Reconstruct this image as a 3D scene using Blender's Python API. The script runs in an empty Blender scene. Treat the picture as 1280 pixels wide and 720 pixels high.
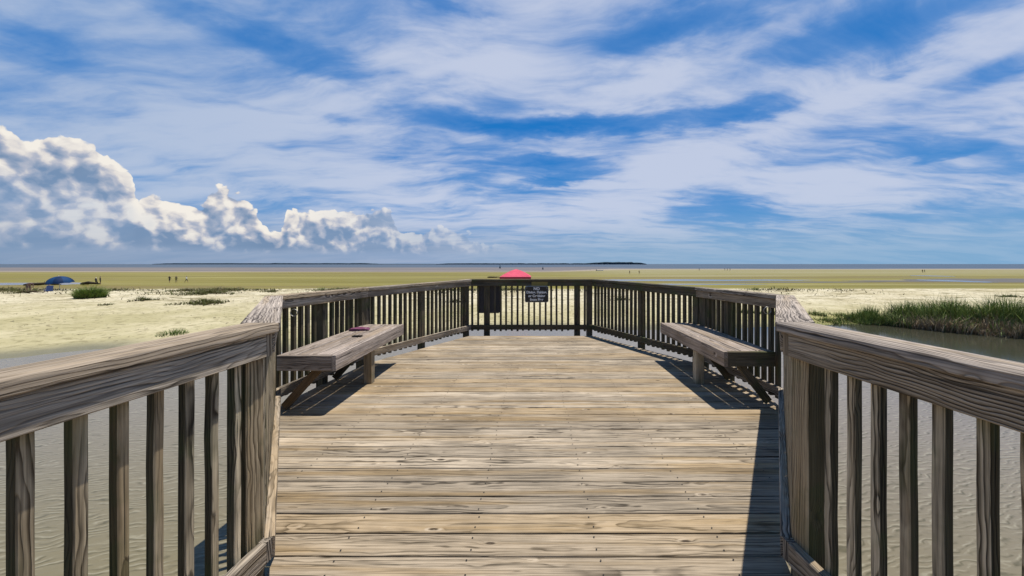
import bpy, math, random
import numpy as np
from mathutils import Vector, noise as mnoise

R = math.radians
scene = bpy.context.scene
COL = scene.collection
rng = random.Random(7)
H = 1.352            # eye height over the deck; deck surface is z = 0

# ---------------------------------------------------------------- node helper
class NT:
    dim = '3D'
    def __init__(self, nt): self.nt = nt
    def n(self, t, **kw):
        nd = self.nt.nodes.new(t)
        for k, v in kw.items(): setattr(nd, k, v)
        return nd
    def link(self, a, b): self.nt.links.new(a, b)
    def put(self, sock, v):
        if hasattr(v, 'links') or isinstance(v, bpy.types.NodeSocket): self.link(v, sock)
        elif v is not None: sock.default_value = v
    def m(self, op, a, b=None, c=None, clamp=False):
        nd = self.n('ShaderNodeMath', operation=op, use_clamp=clamp)
        self.put(nd.inputs[0], a); self.put(nd.inputs[1], b); self.put(nd.inputs[2], c)
        return nd.outputs[0]
    def add(self, a, b): return self.m('ADD', a, b)
    def sub(self, a, b): return self.m('SUBTRACT', a, b)
    def mul(self, a, b): return self.m('MULTIPLY', a, b)
    def vm(self, op, a, b=None, s=None):
        nd = self.n('ShaderNodeVectorMath', operation=op)
        self.put(nd.inputs[0], a)
        if b is not None: self.put(nd.inputs[1], b)
        if s is not None: self.put(nd.inputs['Scale'], s)
        return nd.outputs['Value'] if op in ('LENGTH', 'DOT_PRODUCT') else nd.outputs[0]
    def sep(self, v):
        nd = self.n('ShaderNodeSeparateXYZ'); self.link(v, nd.inputs[0]); return nd.outputs
    def comb(self, x, y, z):
        nd = self.n('ShaderNodeCombineXYZ')
        self.put(nd.inputs[0], x); self.put(nd.inputs[1], y); self.put(nd.inputs[2], z); return nd.outputs[0]
    def ss(self, x, a, b):   # smoothstep a..b -> 0..1 (a may exceed b)
        nd = self.n('ShaderNodeMapRange', interpolation_type='SMOOTHSTEP')
        lo, hi, t0, t1 = (a, b, 0.0, 1.0) if a < b else (b, a, 1.0, 0.0)
        self.put(nd.inputs[0], x); nd.inputs[1].default_value = lo; nd.inputs[2].default_value = hi
        nd.inputs[3].default_value = t0; nd.inputs[4].default_value = t1
        return nd.outputs[0]
    def noise(self, v, scale=1.0, detail=3.0, rough=.5, dist=0.0, col=False, dim=None):
        nd = self.n('ShaderNodeTexNoise', noise_dimensions=dim or self.dim)
        self.link(v, nd.inputs['Vector']); nd.inputs['Scale'].default_value = scale
        nd.inputs['Detail'].default_value = detail; nd.inputs['Roughness'].default_value = rough
        nd.inputs['Distortion'].default_value = dist
        return nd.outputs['Color' if col else 'Fac']
    def voro(self, v, scale=1.0, feature='F1', detail=0.0, rough=.5, out='Distance', smooth=None):
        nd = self.n('ShaderNodeTexVoronoi', feature=feature, voronoi_dimensions=self.dim)
        self.link(v, nd.inputs['Vector']); nd.inputs['Scale'].default_value = scale
        if 'Detail' in nd.inputs: nd.inputs['Detail'].default_value = detail; nd.inputs['Roughness'].default_value = rough
        if smooth is not None: nd.inputs['Smoothness'].default_value = smooth
        return nd.outputs[out]
    def mix(self, f, a, b, blend='MIX'):
        nd = self.n('ShaderNodeMix', data_type='RGBA', blend_type=blend)
        self.put(nd.inputs[0], f)
        for s, v in ((nd.inputs[6], a), (nd.inputs[7], b)):
            if isinstance(v, (tuple, list)): s.default_value = (*v[:3], 1)
            else: self.link(v, s)
        return nd.outputs[2]
    def scalec(self, c, f): return self.vm('SCALE', c, s=f)
    def ramp(self, x, pts, interp='LINEAR'):
        nd = self.n('ShaderNodeValToRGB'); nd.color_ramp.interpolation = interp
        el = nd.color_ramp.elements
        while len(el) > 1: el.remove(el[-1])
        for i, (p, c) in enumerate(pts):
            e = el[0] if i == 0 else el.new(p)
            e.position = p
            e.color = (*c, 1) if isinstance(c, (tuple, list)) else (c, c, c, 1)
        self.put(nd.inputs[0], x); return nd.outputs[0]

def new_mat(name):
    m = bpy.data.materials.new(name); m.use_nodes = True
    nt = m.node_tree; b = nt.nodes['Principled BSDF']
    return m, NT(nt), b
def fin(g, b, col=None, rough=None, bump=None, bstr=.3, bdist=.01, spec=None):
    if col is not None: g.put(b.inputs['Base Color'], (*col, 1) if isinstance(col, tuple) else col)
    if rough is not None: g.put(b.inputs['Roughness'], rough)
    if spec is not None: b.inputs['Specular IOR Level'].default_value = spec
    if bump is not None:
        bn = g.n('ShaderNodeBump'); bn.inputs['Strength'].default_value = bstr
        bn.inputs['Distance'].default_value = bdist; g.link(bump, bn.inputs['Height'])
        g.link(bn.outputs[0], b.inputs['Normal'])
def plain(name, col, rough=.6, metal=0.0, var=.25, scale=8.0):
    m, g, b = new_mat(name)
    tc = g.n('ShaderNodeTexCoord').outputs['Object']
    nz = g.noise(tc, scale, 4, .6)
    c = g.mix(nz, tuple(x * (1 - var) for x in col), tuple(min(1, x * (1 + var)) for x in col))
    fin(g, b, c, rough, nz, .15, .01); b.inputs['Metallic'].default_value = metal
    return m

# ---------------------------------------------------------------- weathered wood
def wood(name, light, dark, warm, ring=.010, streak=.5, knots=1.0, tint_var=.3, green=0.0, pale=.5, bump=.5, con=1.0, kg=.60, warp=.07):
    m, g, b = new_mat(name)
    at = g.n('ShaderNodeAttribute', attribute_name='grain').outputs['Vector']
    rd = g.n('ShaderNodeAttribute', attribute_name='board_random').outputs['Fac']
    x, y, z = g.sep(at)
    off = g.mul(rd, 37.0)
    # knots: sparse cells; stretch along the board
    kv = g.comb(g.add(g.mul(x, 4.2), off), g.mul(y, 12.0), g.mul(z, 7.0))
    kn = g.n('ShaderNodeTexVoronoi', feature='F1'); g.link(kv, kn.inputs['Vector']); kn.inputs['Scale'].default_value = 1
    kd = kn.outputs['Distance']; kc = g.sep(kn.outputs['Color'])[0]
    gate = g.ss(kc, kg, kg + .06)
    kd = g.add(kd, g.sub(1.0, gate))
    halo = g.ss(kd, .42, .04)
    core = g.mul(g.ss(kd, .15, .09), g.ss(g.noise(kv, 3.0, 3, .6), .38, .52))
    rim = g.mul(g.mul(g.ss(kd, .24, .17), g.ss(g.noise(kv, 2.2, 2, .5), .48, .60)), g.sub(1.0, core))
    # grain field
    wv = g.comb(g.mul(x, .9), g.mul(y, 2.5), g.add(g.mul(z, 2.5), off))
    nc = g.sep(g.noise(wv, 2.1, 3, .55, col=True))
    yy = g.add(y, g.mul(g.sub(nc[0], .5), warp)); zz = g.add(z, g.mul(g.sub(nc[1], .5), warp))
    rr = g.m('SQRT', g.add(g.mul(yy, yy), g.mul(zz, zz)))
    rr = g.add(rr, g.mul(g.mul(halo, halo), .020 * knots))
    fine = g.noise(g.comb(g.mul(x, 5), g.mul(y, 260), g.mul(z, 260)), 1, 2, .6)
    rph = g.add(g.mul(rr, 1.0 / ring), g.mul(fine, .25))
    fr = g.m('FRACT', rph)
    late = g.mul(g.mul(g.m('POWER', fr, 2.2), g.ss(fr, 1.0, .86)), g.add(.35, g.mul(g.ss(nc[2], .35, .62), .9)))
    silver = g.noise(g.comb(g.add(g.mul(x, 3.0), off), g.mul(y, 170), g.mul(z, 170)), 1, 3, .6)
    sv = g.comb(g.add(g.mul(x, 1.3), off), g.mul(y, 55), g.mul(z, 55))
    st = g.noise(sv, 1, 5, .7)
    sv2 = g.comb(g.add(g.mul(x, .55), off), g.mul(y, 14), g.mul(z, 14))
    st2 = g.noise(sv2, 1, 3, .55)
    chk = g.noise(g.comb(g.add(g.mul(x, 1.6), off), g.mul(y, 95), g.mul(z, 95)), 1, 2, .5)
    check = g.ss(chk, .635, .69)
    val = g.add(g.mul(st, streak), g.add(g.mul(st2, .55), g.add(g.mul(fine, .30), g.mul(late, -.42))))
    v = g.ss(val, .52 - .30 / con, .52 + .36 / con)
    c = g.mix(v, dark, light)
    c = g.mix(g.mul(g.ss(st2, .46, .7), .75), c, g.mix(v, tuple(q * .45 for q in warm), warm))
    c = g.mix(g.mul(g.ss(st, .58, .8), pale), c, tuple(min(1, q * 1.45) for q in light))
    c = g.scalec(c, g.add(.62, g.mul(g.ss(silver, .33, .62), .62)))
    # board-to-board tone
    rb = g.m('FRACT', g.mul(rd, 7.31))
    c = g.mix(g.ss(g.m('FRACT', g.mul(rd, 3.77)), .55, 1.0), c, g.mix(.55, c, g.mix(v, tuple(q * .5 for q in warm), warm)))
    c = g.scalec(c, g.add(1 - tint_var * .6, g.mul(rb, tint_var)))
    # knots
    c = g.mix(g.mul(rim, .6 * min(1, knots)), c, tuple(min(.85, q * 1.35) for q in light))
    c = g.mix(g.mul(core, .9 * min(1, knots)), c, (.035, .022, .013))
    c = g.mix(g.mul(check, .75), c, tuple(q * .35 for q in dark))
    # weather stains in world space
    po = g.n('ShaderNodeNewGeometry').outputs['Position']
    ws = g.noise(po, 2.3, 5, .6)
    c = g.scalec(c, g.add(.80, g.mul(g.ss(ws, .3, .7), .30)))
    if green > 0:
        gz = g.mul(g.ss(g.noise(po, 5, 4, .6), .48, .64), green)
        c = g.mix(gz, c, (.055, .085, .02))
    hgt = g.add(g.mul(v, .8), g.add(g.mul(late, -.35), g.add(g.mul(check, -1.2), g.mul(core, -.6))))
    fin(g, b, c, .85, hgt, bump, .004, .25)
    return m

W_DECK = wood('decking_wood', (.43, .352, .258), (.045, .034, .022), (.30, .20, .09), ring=.016, streak=.8, tint_var=.45, pale=.65, con=1.4)
W_RAIL = wood('railing_wood', (.52, .44, .345), (.040, .031, .023), (.32, .23, .13), ring=.012, streak=.5, tint_var=.3, pale=.35, bump=.8, kg=.45, con=1.25, warp=.105)
W_CAP = wood('cap_wood', (.47, .395, .325), (.065, .050, .040), (.31, .23, .14), ring=.012, streak=.6, tint_var=.2, pale=.5, bump=.8, kg=.45, con=1.25, warp=.065)
W_POST = wood('post_wood', (.60, .50, .345), (.045, .034, .021), (.28, .195, .10), ring=.011, streak=.55, tint_var=.4, green=.25, pale=.3, bump=.8, kg=.45, con=1.25, warp=.06)
W_EDGE = wood('shaded_side_wood', (.135, .11, .065), (.014, .011, .007), (.10, .07, .03), ring=.011, streak=.6, tint_var=.4, green=.3, pale=.2, bump=.8)  # darker post wood; shade of the side faces put into its colour
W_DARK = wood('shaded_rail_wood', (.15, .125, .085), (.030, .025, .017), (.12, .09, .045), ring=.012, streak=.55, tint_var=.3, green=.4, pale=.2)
W_BENCH = wood('bench_wood', (.48, .40, .34), (.09, .070, .056), (.31, .225, .14), ring=.011, streak=.6, tint_var=.25, pale=.5)
W_BRACE = wood('brace_wood', (.20, .135, .075), (.06, .04, .022), (.18, .11, .05), ring=.012, tint_var=.2)

# ---------------------------------------------------------------- mesh builder
class MB:
    def __init__(self): self.v = []; self.f = []; self.g = []; self.r = []; self.mi = []
    def sweep(self, c0, c1, n=1, bev=.003, jit=0.0, seed=None, mi=0, side=None):
        """a board: quad c0 to quad c1 (matching corners), bevelled long edges, optional wobble"""
        c0 = [Vector(p) for p in c0]; c1 = [Vector(p) for p in c1]
        a0 = sum(c0, Vector()) / 4; a1 = sum(c1, Vector()) / 4
        ud = (a1 - a0).normalized()
        vd = (c0[1] - c0[0]); vd = (vd - ud * vd.dot(ud)).normalized(); wd = ud.cross(vd)
        ru, rv, rw = rng.uniform(0, 50), rng.uniform(-.06, .06), rng.choice((-1, 1)) * rng.uniform(.03, .09)
        br = rng.random(); base = len(self.v); ph = rng.uniform(0, 100)
        for i in range(n + 1):
            t = i / n
            q = [c0[k].lerp(c1[k], t) for k in range(4)]
            ctr = sum(q, Vector()) / 4
            dv = dw = 0
            if jit and 0 < i < n:
                dv = jit * mnoise.noise(Vector((ph + t * 5, 0, 0))); dw = jit * mnoise.noise(Vector((ph + t * 5, 9, 0)))
            for k in range(4):
                p = q[k]
                for o in (q[k - 1], q[(k + 1) % 4]):
                    e = o - p; L = e.length
                    bb = bev * (1 + .5 * mnoise.noise(Vector((ph + t * 20, k * 3, 2)))) if jit else bev
                    pp = p + e * (min(bb, L * .3) / L) + vd * dv + wd * dw
                    self.v.append(pp[:]); d = pp - a0; e2 = pp - ctr
                    self.g.append((d.dot(ud) + ru, e2.dot(vd) - rv, e2.dot(wd) - rw)); self.r.append(br)
        for i in range(n):
            for k in range(8):
                A = base + i * 8 + k; B = base + i * 8 + (k + 1) % 8
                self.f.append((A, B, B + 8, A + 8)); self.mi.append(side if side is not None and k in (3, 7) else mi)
        self.f.append(tuple(base + k for k in reversed(range(8)))); self.mi.append(mi)
        self.f.append(tuple(base + n * 8 + k for k in range(8))); self.mi.append(mi)
    def raw(self, verts, faces, mi=0, g=None):
        base = len(self.v)
        self.v += [tuple(p) for p in verts]
        self.g += [tuple(p) for p in (g or verts)]; self.r += [rng.random()] * len(verts)
        self.f += [tuple(base + i for i in fc) for fc in faces]; self.mi += [mi] * len(faces)
    def box(self, x0, x1, y0, y1, z0, z1, **k):
        """board along its longest axis"""
        dx, dy, dz = x1 - x0, y1 - y0, z1 - z0
        if dx >= dy and dx >= dz:
            f = lambda x: [(x, y0, z0), (x, y1, z0), (x, y1, z1), (x, y0, z1)]; self.sweep(f(x0), f(x1), **k)
        elif dy >= dz:
            f = lambda y: [(x1, y, z0), (x0, y, z0), (x0, y, z1), (x1, y, z1)]; self.sweep(f(y0), f(y1), **k)
        else:
            f = lambda z: [(x0, y0, z), (x1, y0, z), (x1, y1, z), (x0, y1, z)]; self.sweep(f(z0), f(z1), **k)
    def tube(self, p0, p1, r0, r1, n=8, mi=0, cap=True):
        p0, p1 = Vector(p0), Vector(p1); d = (p1 - p0).normalized()
        a = d.orthogonal().normalized(); b_ = d.cross(a)
        vs = []
        for p, r in ((p0, r0), (p1, r1)):
            for k in range(n):
                t = 2 * math.pi * k / n; vs.append((p + a * math.cos(t) * r + b_ * math.sin(t) * r)[:])
        fs = [(k, (k + 1) % n, n + (k + 1) % n, n + k) for k in range(n)]
        if cap: fs += [tuple(reversed(range(n))), tuple(range(n, 2 * n))]
        self.raw(vs, fs, mi)
    def build(self, name, mats, parent=None, smooth=False):
        me = bpy.data.meshes.new(name)
        me.from_pydata(self.v, [], self.f)
        a = me.attributes.new('grain', 'FLOAT_VECTOR', 'POINT'); a.data.foreach_set('vector', np.array(self.g, dtype=np.float32).ravel())
        a = me.attributes.new('board_random', 'FLOAT', 'POINT'); a.data.foreach_set('value', np.array(self.r, dtype=np.float32))
        for m in (mats if isinstance(mats, (list, tuple)) else [mats]): me.materials.append(m)
        me.polygons.foreach_set('material_index', self.mi)
        if smooth: me.polygons.foreach_set('use_smooth', [True] * len(me.polygons))
        me.update()
        o = bpy.data.objects.new(name, me); COL.objects.link(o)
        if parent: o.parent = parent; o.matrix_parent_inverse = parent.matrix_basis.inverted()
        return o

def tag(o, label=None, cat=None, group=None, kind=None):
    if label: o['label'] = label
    if cat: o['category'] = cat
    if group: o['group'] = group
    if kind: o['kind'] = kind
    return o
def empty(name, loc, label=None, cat=None, group=None):
    o = bpy.data.objects.new(name, None); COL.objects.link(o); o.location = loc; o.empty_display_size = .2
    return tag(o, label, cat, group)

# ================================================================= DECK
ZW = -1.15                                            # water level of the tidal creek
P = [(-1.45, -3.6), (-1.125, 1.6), (-2.41, 3.51), (-2.255, 5.01), (-1.207, 7.12),
     (1.13, 7.12), (2.21, 5.01), (2.334, 3.51), (1.073, 1.6), (1.46, -3.6)]
P = [Vector(p) for p in P]
ZT = [1.097, 1.097, 1.052, 1.03, 1.055, 1.055, 1.035, 1.055, 1.10, 1.10]      # cap height at each corner

DP = [(-1.52, -4.2), (-1.145, 1.62), (-2.44, 3.53), (-2.275, 5.0), (-1.215, 6.915),
      (1.14, 6.915), (2.235, 5.0), (2.37, 3.53), (1.10, 1.62), (1.52, -4.2)]  # deck outline
def xr(y, right):
    pts = [p for p in (DP[5:] if right else DP[:5])]
    pts = sorted(pts, key=lambda p: p[1])
    for a, b_ in zip(pts, pts[1:]):
        if a[1] <= y <= b_[1] + 1e-6:
            t = (y - a[1]) / (b_[1] - a[1]); return a[0] + (b_[0] - a[0]) * t
    return pts[-1][0] if y > pts[-1][1] else pts[0][0]

deck = empty('observation_deck', (0, 3, 0), 'sunlit weathered plank deck widening into an octagon between the railings', 'deck')
mb = MB()
y = 1.7086
ys = []
while y < 6.9: ys.append(y); y += .1462
y = 1.7086 - .1462
while y > -4.2: ys.append(y); y -= .1462
W_HOLE = plain('screw_hole', (.02, .016, .012), .8)
for y0 in sorted(ys):
    y1 = min(y0 + .1462 - rng.uniform(.006, .011), 6.915)
    if y1 - y0 < .04: continue
    e = rng.uniform(-.006, .006); dz = rng.uniform(-.0015, .0015)
    la, lb, ra, rb = xr(y0, 0) + e, xr(y1, 0) + e, xr(y0, 1) + e, xr(y1, 1) + e
    f = lambda xa, xb: [(xa, y0, -.038 + dz), (xb, y1, -.038 + dz), (xb, y1, dz), (xa, y0, dz)]
    mb.sweep(f(la, lb), f(ra, rb), n=14, bev=.004, jit=.0035)
    for xx in (-2.1, -1.5, -.9, -.3, .3, .9, 1.5, 2.1):
        for yy in (y0 + .03, y0 + .11):
            if la + .03 < xx < ra - .03 and yy < y1 - .01 and yy < 5:
                cx, cy = xx + rng.uniform(-.012, .012), yy + rng.uniform(-.006, .006)
                mb.raw([(cx + .0042 * math.cos(t), cy + .0042 * math.sin(t), dz + .0045) for t in [k * math.pi / 4 for k in range(8)]], [tuple(range(8))], 1)
mb.build('decking', [W_DECK, W_HOLE], deck)
mb = MB()
for a, b_ in zip(DP, DP[1:]):
    a = Vector(a); b_ = Vector(b_); d = (b_ - a).normalized(); nn = Vector((d.y, -d.x))   # inward
    o0 = .03; o1 = .068
    f = lambda p, s0, s1: [(p.x + nn.x * s0, p.y + nn.y * s0, -.29), (p.x + nn.x * s1, p.y + nn.y * s1, -.29), (p.x + nn.x * s1, p.y + nn.y * s1, -.043), (p.x + nn.x * s0, p.y + nn.y * s0, -.043)]
    mb.sweep(f(a, o0, o1), f(b_, o0, o1), n=4)
mb.build('rim_joist', W_DARK, deck)
for xx in (-1.8, -.95, 0, .95, 1.8):
    mb = MB(); inner = abs(xx) > 1.05
    mb.box(xx - .019, xx + .019, 2.8 if inner else -4.1, 5.6 if inner else 6.8, -.24, -.046, n=4); mb.build('joist', W_DARK, deck)
for (xx, yy) in ((-1.05, 6.6), (1.0, 6.6), (-2.15, 4.3), (2.1, 4.3), (-1.05, 1.4), (1.0, 1.4), (-1.2, -1.4), (1.2, -1.4), (0, 4.3)):
    mb = MB(); mb.tube((xx, yy, -2.6), (xx, yy, -.30), .125, .115, 14); mb.build('piling', W_DARK, deck, True)
for yy in (6.6, 4.3, 1.4, -1.4):
    mb = MB(); w_ = 1.05 if yy != 4.3 else 2.15
    mb.box(-w_, w_, yy - .04, yy + .04, -.44, -.292, n=2); mb.build('beam', W_DARK, deck)

# ================================================================= RAILINGS
def off_line(i, o):      # outward offset of segment i (P[i]->P[i+1])
    d = (P[i + 1] - P[i]).normalized(); nn = Vector((-d.y, d.x)); return P[i] + nn * o, d, nn
def mitre(i, o):         # corner i at outward offset o
    if i == 0: p, d, nn = off_line(0, o); return p
    if i == len(P) - 1: p, d, nn = off_line(i - 1, o); return P[i] + nn * o
    if i in (1, 8):      # seam straight across the walkway
        j = 1 if i == 1 else 7
        a, d, nn = off_line(j, o)
        if i == 8: a = P[8] + nn * o
        t = (P[i].y - a.y) / d.y
        q = a + d * t
        a2, d2, n2 = off_line(0 if i == 1 else 8, o); 
        q2 = a2 + d2 * ((P[i].y - a2.y) / d2.y)
        return (q, q2)
    a, d, _ = off_line(i - 1, o); b_, e, _ = off_line(i, o)
    det = d.x * e.y - d.y * e.x
    w = b_ - a; t = (w.x * e.y - w.y * e.x) / det
    return a + d * t
def corner(i, o, seg):
    q = mitre(i, o)
    if isinstance(q, tuple): return q[0] if (i, seg) in ((1, 1), (8, 7)) else q[1]
    return q
W_SCREW = plain('bracket_metal', (.35, .34, .32), .45, .8)

SEG = [
 ('left railing of the narrow walkway, nearest the viewer, with knotted grey cap board', W_RAIL, W_CAP, W_POST),
 ('short slanting railing from the left walkway post out to the left bench', W_RAIL, W_CAP, W_POST),
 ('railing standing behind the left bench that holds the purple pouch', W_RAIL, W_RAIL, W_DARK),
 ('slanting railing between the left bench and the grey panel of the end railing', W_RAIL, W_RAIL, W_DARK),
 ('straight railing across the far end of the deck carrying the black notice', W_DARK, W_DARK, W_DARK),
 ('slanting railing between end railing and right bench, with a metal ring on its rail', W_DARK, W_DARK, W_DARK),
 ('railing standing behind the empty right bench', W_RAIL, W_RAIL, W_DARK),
 ('short slanting railing from the right walkway post out to the right bench', W_RAIL, W_CAP, W_POST),
 ('right railing of the narrow walkway, nearest the viewer, casting a long shadow on the planks', W_RAIL, W_CAP, W_POST)]
RAILS = []
for i, (lab, wr, wc, wp) in enumerate(SEG):
    a, b_ = P[i], P[i + 1]; d = (b_ - a).normalized(); nn = Vector((-d.y, d.x)); L = (b_ - a).length
    za, zb = ZT[i], ZT[i + 1]
    root = empty('railing', ((a.x + b_.x) / 2, (a.y + b_.y) / 2, 0), lab, 'railing', 'wooden railings around the deck')
    RAILS.append(root)
    near = i in (0, 8)
    def plan(s, o): q = a + d * s + nn * o; return q
    ns = max(4, int(L / .12))
    # cap
    mb = MB()
    oi, oo = -.018, .125
    def sec(i_, z, tk=.040, seg=i):
        p_, q_ = corner(i_, oi, seg), corner(i_, oo, seg)
        return [(p_.x, p_.y, z - tk), (q_.x, q_.y, z - tk), (q_.x, q_.y, z), (p_.x, p_.y, z)]
    g_ = .0015
    s0 = [Vector(c) + Vector((d.x, d.y, 0)) * g_ for c in sec(i, za)]; s1 = [Vector(c) - Vector((d.x, d.y, 0)) * g_ for c in sec(i + 1, zb)]
    if i in (0, 8): # the long walkway cap is two boards end to end
        tj = .86 if i == 0 else .175
        mid = [s0[k].lerp(s1[k], tj) for k in range(4)]
        if i == 8:
            e_ = Vector((d.x, d.y, 0)) * .0012
            mb.sweep(s0, [q - e_ for q in mid], n=6, bev=.004, jit=.003); mb.sweep([q + e_ for q in mid], s1, n=ns, bev=.004, jit=.003)
        else: mb.sweep(s0, s1, n=ns, bev=.004, jit=.004)
    else: mb.sweep(s0, s1, n=ns, bev=.003, jit=.002)
    mb.build('cap_rail', wc, root)
    # rails
    sA, sB = 0.0, L
    if i == 0: sB = L - .045
    if i == 8: sA = .045
    def rail(z0a, z1a, z0b, z1b, name):
        m_ = MB()
        def q(i_, s, za0, za1):
            if (i_ in (1, 8)) or i_ in (0, 9):
                pi, po = plan(s, 0), plan(s, .038)
            else: pi, po = mitre(i_, 0), mitre(i_, .038)
            return [(pi.x, pi.y, za0), (po.x, po.y, za0), (po.x, po.y, za1), (pi.x, pi.y, za1)]
        m_.sweep([Vector(c) + Vector((d.x, d.y, 0)) * .001 for c in q(i, sA, z0a, z1a)], [Vector(c) - Vector((d.x, d.y, 0)) * .001 for c in q(i + 1, sB, z0b, z1b)], n=ns, bev=.003, jit=.003 if near else .0015)
        return m_.build(name, wr, root)
    th = .098 if near else .089
    rail(za - .041 - th, za - .0415, zb - .041 - th, zb - .0415, 'top_rail')
    rail(.08, .172, .08, .172, 'bottom_rail')
    if near:   # small end block that closes the rail at the corner
        s_ = (L - .043, L - .006) if i == 0 else (.006, .043)
        pi, po, qi, qo = plan(s_[0], .004), plan(s_[0], .04), plan(s_[1], .004), plan(s_[1], .04)
        z0, z1 = (zb if i == 0 else za) - .041 - th, (zb if i == 0 else za) - .0415
        for (u0, u1) in ((z0, z1), (.082, .17)):
            m_ = MB(); m_.sweep([(pi.x, pi.y, u0), (po.x, po.y, u0), (qo.x, qo.y, u0), (qi.x, qi.y, u0)], [(pi.x, pi.y, u1), (po.x, po.y, u1), (qo.x, qo.y, u1), (qi.x, qi.y, u1)], n=2)
            m_.build('end_block', wr, root)
    # posts: (distance along, half width, outward from..to)
    def px_s(px):   # distance along this segment of a sight line seen at pixel column px
        k = (px - 667) / 460.0
        return (k * a.y - a.x) / (d.x - k * d.y)
    posts = {0: [L - .057, L - 1.75, L - 3.5], 1: [.07, L * .5, L - .06], 2: [px_s(411), L - .035], 3: [.035, px_s(531.5), L - .055],
             4: [px_s(608), px_s(722), L - .04], 5: [px_s(797), L - .05], 6: [px_s(903), .06], 7: [.06, L * .5, L - .07],
             8: [.057, 1.75, 3.5]}[i]
    hw = .044 if i != 4 else .055
    zat = lambda s: za + (zb - za) * s / L
    pr = []
    for s in posts:
        if s < 0 or s > L: continue
        m_ = MB(); z1 = zat(s) - .042; z0 = -.42
        q = lambda ss, o: plan(ss, o)
        c = [q(s - hw, .0395), q(s + hw, .0395), q(s + hw, .0395 + .089), q(s - hw, .0395 + .089)]
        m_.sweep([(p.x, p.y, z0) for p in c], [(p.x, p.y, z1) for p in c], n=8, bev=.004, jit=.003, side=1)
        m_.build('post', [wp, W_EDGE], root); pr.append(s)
    # balusters
    sp = (.0966 if i == 0 else .092) if near else (.1 if i != 4 else 7.08 / 64.6)
    n_ = int((L - .05) / sp)
    start = .03 if i != 4 else px_s(597) % sp
    if i == 0: start = (L - .1415) % sp
    if i == 8: start = .098
    for k in range(n_ + 1):
        s = start + k * sp
        if s > L - .02 or any(abs(s - t) < hw + .022 for t in pr): continue
        if near and (s > L - .1 if i == 0 else s < .1): continue
        m_ = MB(); od = .031 if near else .04; w_ = (.0155 if near else .019) + rng.uniform(-.001, .001); s += rng.uniform(-.004, .004)
        tl = rng.uniform(-.004, .004)
        z0 = .05 + rng.uniform(-.008, .008); z1 = zat(s) - .05
        cb = [plan(s - w_, .0395), plan(s + w_, .0395), plan(s + w_, .0395 + od), plan(s - w_, .0395 + od)]
        ct = [plan(s - w_ + tl, .0395), plan(s + w_ + tl, .0395), plan(s + w_ + tl, .0395 + od), plan(s - w_ + tl, .0395 + od)]
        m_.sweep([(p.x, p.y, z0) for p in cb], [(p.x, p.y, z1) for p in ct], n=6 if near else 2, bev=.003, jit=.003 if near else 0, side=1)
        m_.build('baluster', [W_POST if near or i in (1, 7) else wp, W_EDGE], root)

# end railing: pale moss patch where the notice used to hang, rings and hooks
def pt(px, Y): return (px - 667) / 460.0 * Y
m_, g, b = new_mat('lichen'); tc = g.n('ShaderNodeTexCoord').outputs['Object']
fin(g, b, g.mix(g.noise(tc, 30, 4, .6), (.16, .12, .03), (.30, .24, .07)), .9, g.noise(tc, 60, 3), .3)
W_LICH = m_
mb = MB(); xa, xb = pt(664.5, 7.12), pt(684.5, 7.12)
mb.box(xa, xb, 7.12 - .006, 7.12 - .001, 1.055 - .128, 1.055 - .045, bev=.002)
mb.build('lichen_patch', W_LICH, RAILS[4])
def ring(name, c, r, th, mat, parent, ax='y', n=16):
    mb = MB(); vs = []; fs = []; m = 6
    for i in range(n):
        t = 2 * math.pi * i / n
        for j in range(m):
            p = 2 * math.pi * j / m; rr = r + th * math.cos(p); q = th * math.sin(p)
            v_ = (rr * math.cos(t), q, rr * math.sin(t)) if ax == 'y' else (q, rr * math.cos(t), rr * math.sin(t))
            vs.append((c[0] + v_[0], c[1] + v_[1], c[2] + v_[2]))
            fs.append((i * m + j, i * m + (j + 1) % m, ((i + 1) % n) * m + (j + 1) % m, ((i + 1) % n) * m + j))
    mb.raw(vs, fs); return mb.build(name, mat, parent, True)
Yr = 6.5
ring('metal_ring', (pt(794, 6.46), 6.40, 1.00), .030, .007, W_SCREW, RAILS[5])
ring('wire_loop', (-2.345, 3.60, .875), .035, .004, W_SCREW, RAILS[2], 'y')
ring('wire_loop', (2.275, 3.58, .90), .035, .004, W_SCREW, RAILS[6], 'y')

# grey panel fixed outside the end railing
def rounded(w, h, r, n=5):
    pts = []
    for cx, cy, a0 in ((w / 2 - r, h / 2 - r, 0), (-w / 2 + r, h / 2 - r, 90), (-w / 2 + r, -h / 2 + r, 180), (w / 2 - r, -h / 2 + r, 270)):
        for k in range(n + 1):
            t = R(a0 + 90 * k / n); pts.append((cx + r * math.cos(t), cy + r * math.sin(t)))
    return pts
def plate(name, cx, y, cz, w, h, r, th, mat, parent=None, sub=0):
    pts = rounded(w, h, r); n = len(pts); mb = MB()
    vs = [(cx + a_, y, cz + b__) for a_, b__ in pts] + [(cx + a_, y + th, cz + b__) for a_, b__ in pts]
    fs = [tuple(range(n)), tuple(reversed(range(n, 2 * n)))] + [(k, k + n, (k + 1) % n + n, (k + 1) % n) for k in range(n)]
    mb.raw(vs, fs); return mb.build(name, mat, parent)
GREYP = plain('back_of_panel', (.055, .052, .058), .6, .1, .2, 5)
o = plate('grey_panel', pt(611, 7.33), 7.262, 1.352 - (374.0 - 330) / 460 * 7.26, 28.5 / 460 * 7.26, .55, .03, .006, GREYP)
tag(o, 'plain dark grey panel with rounded corners fixed outside the end railing, left of the notice', 'panel')

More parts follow.
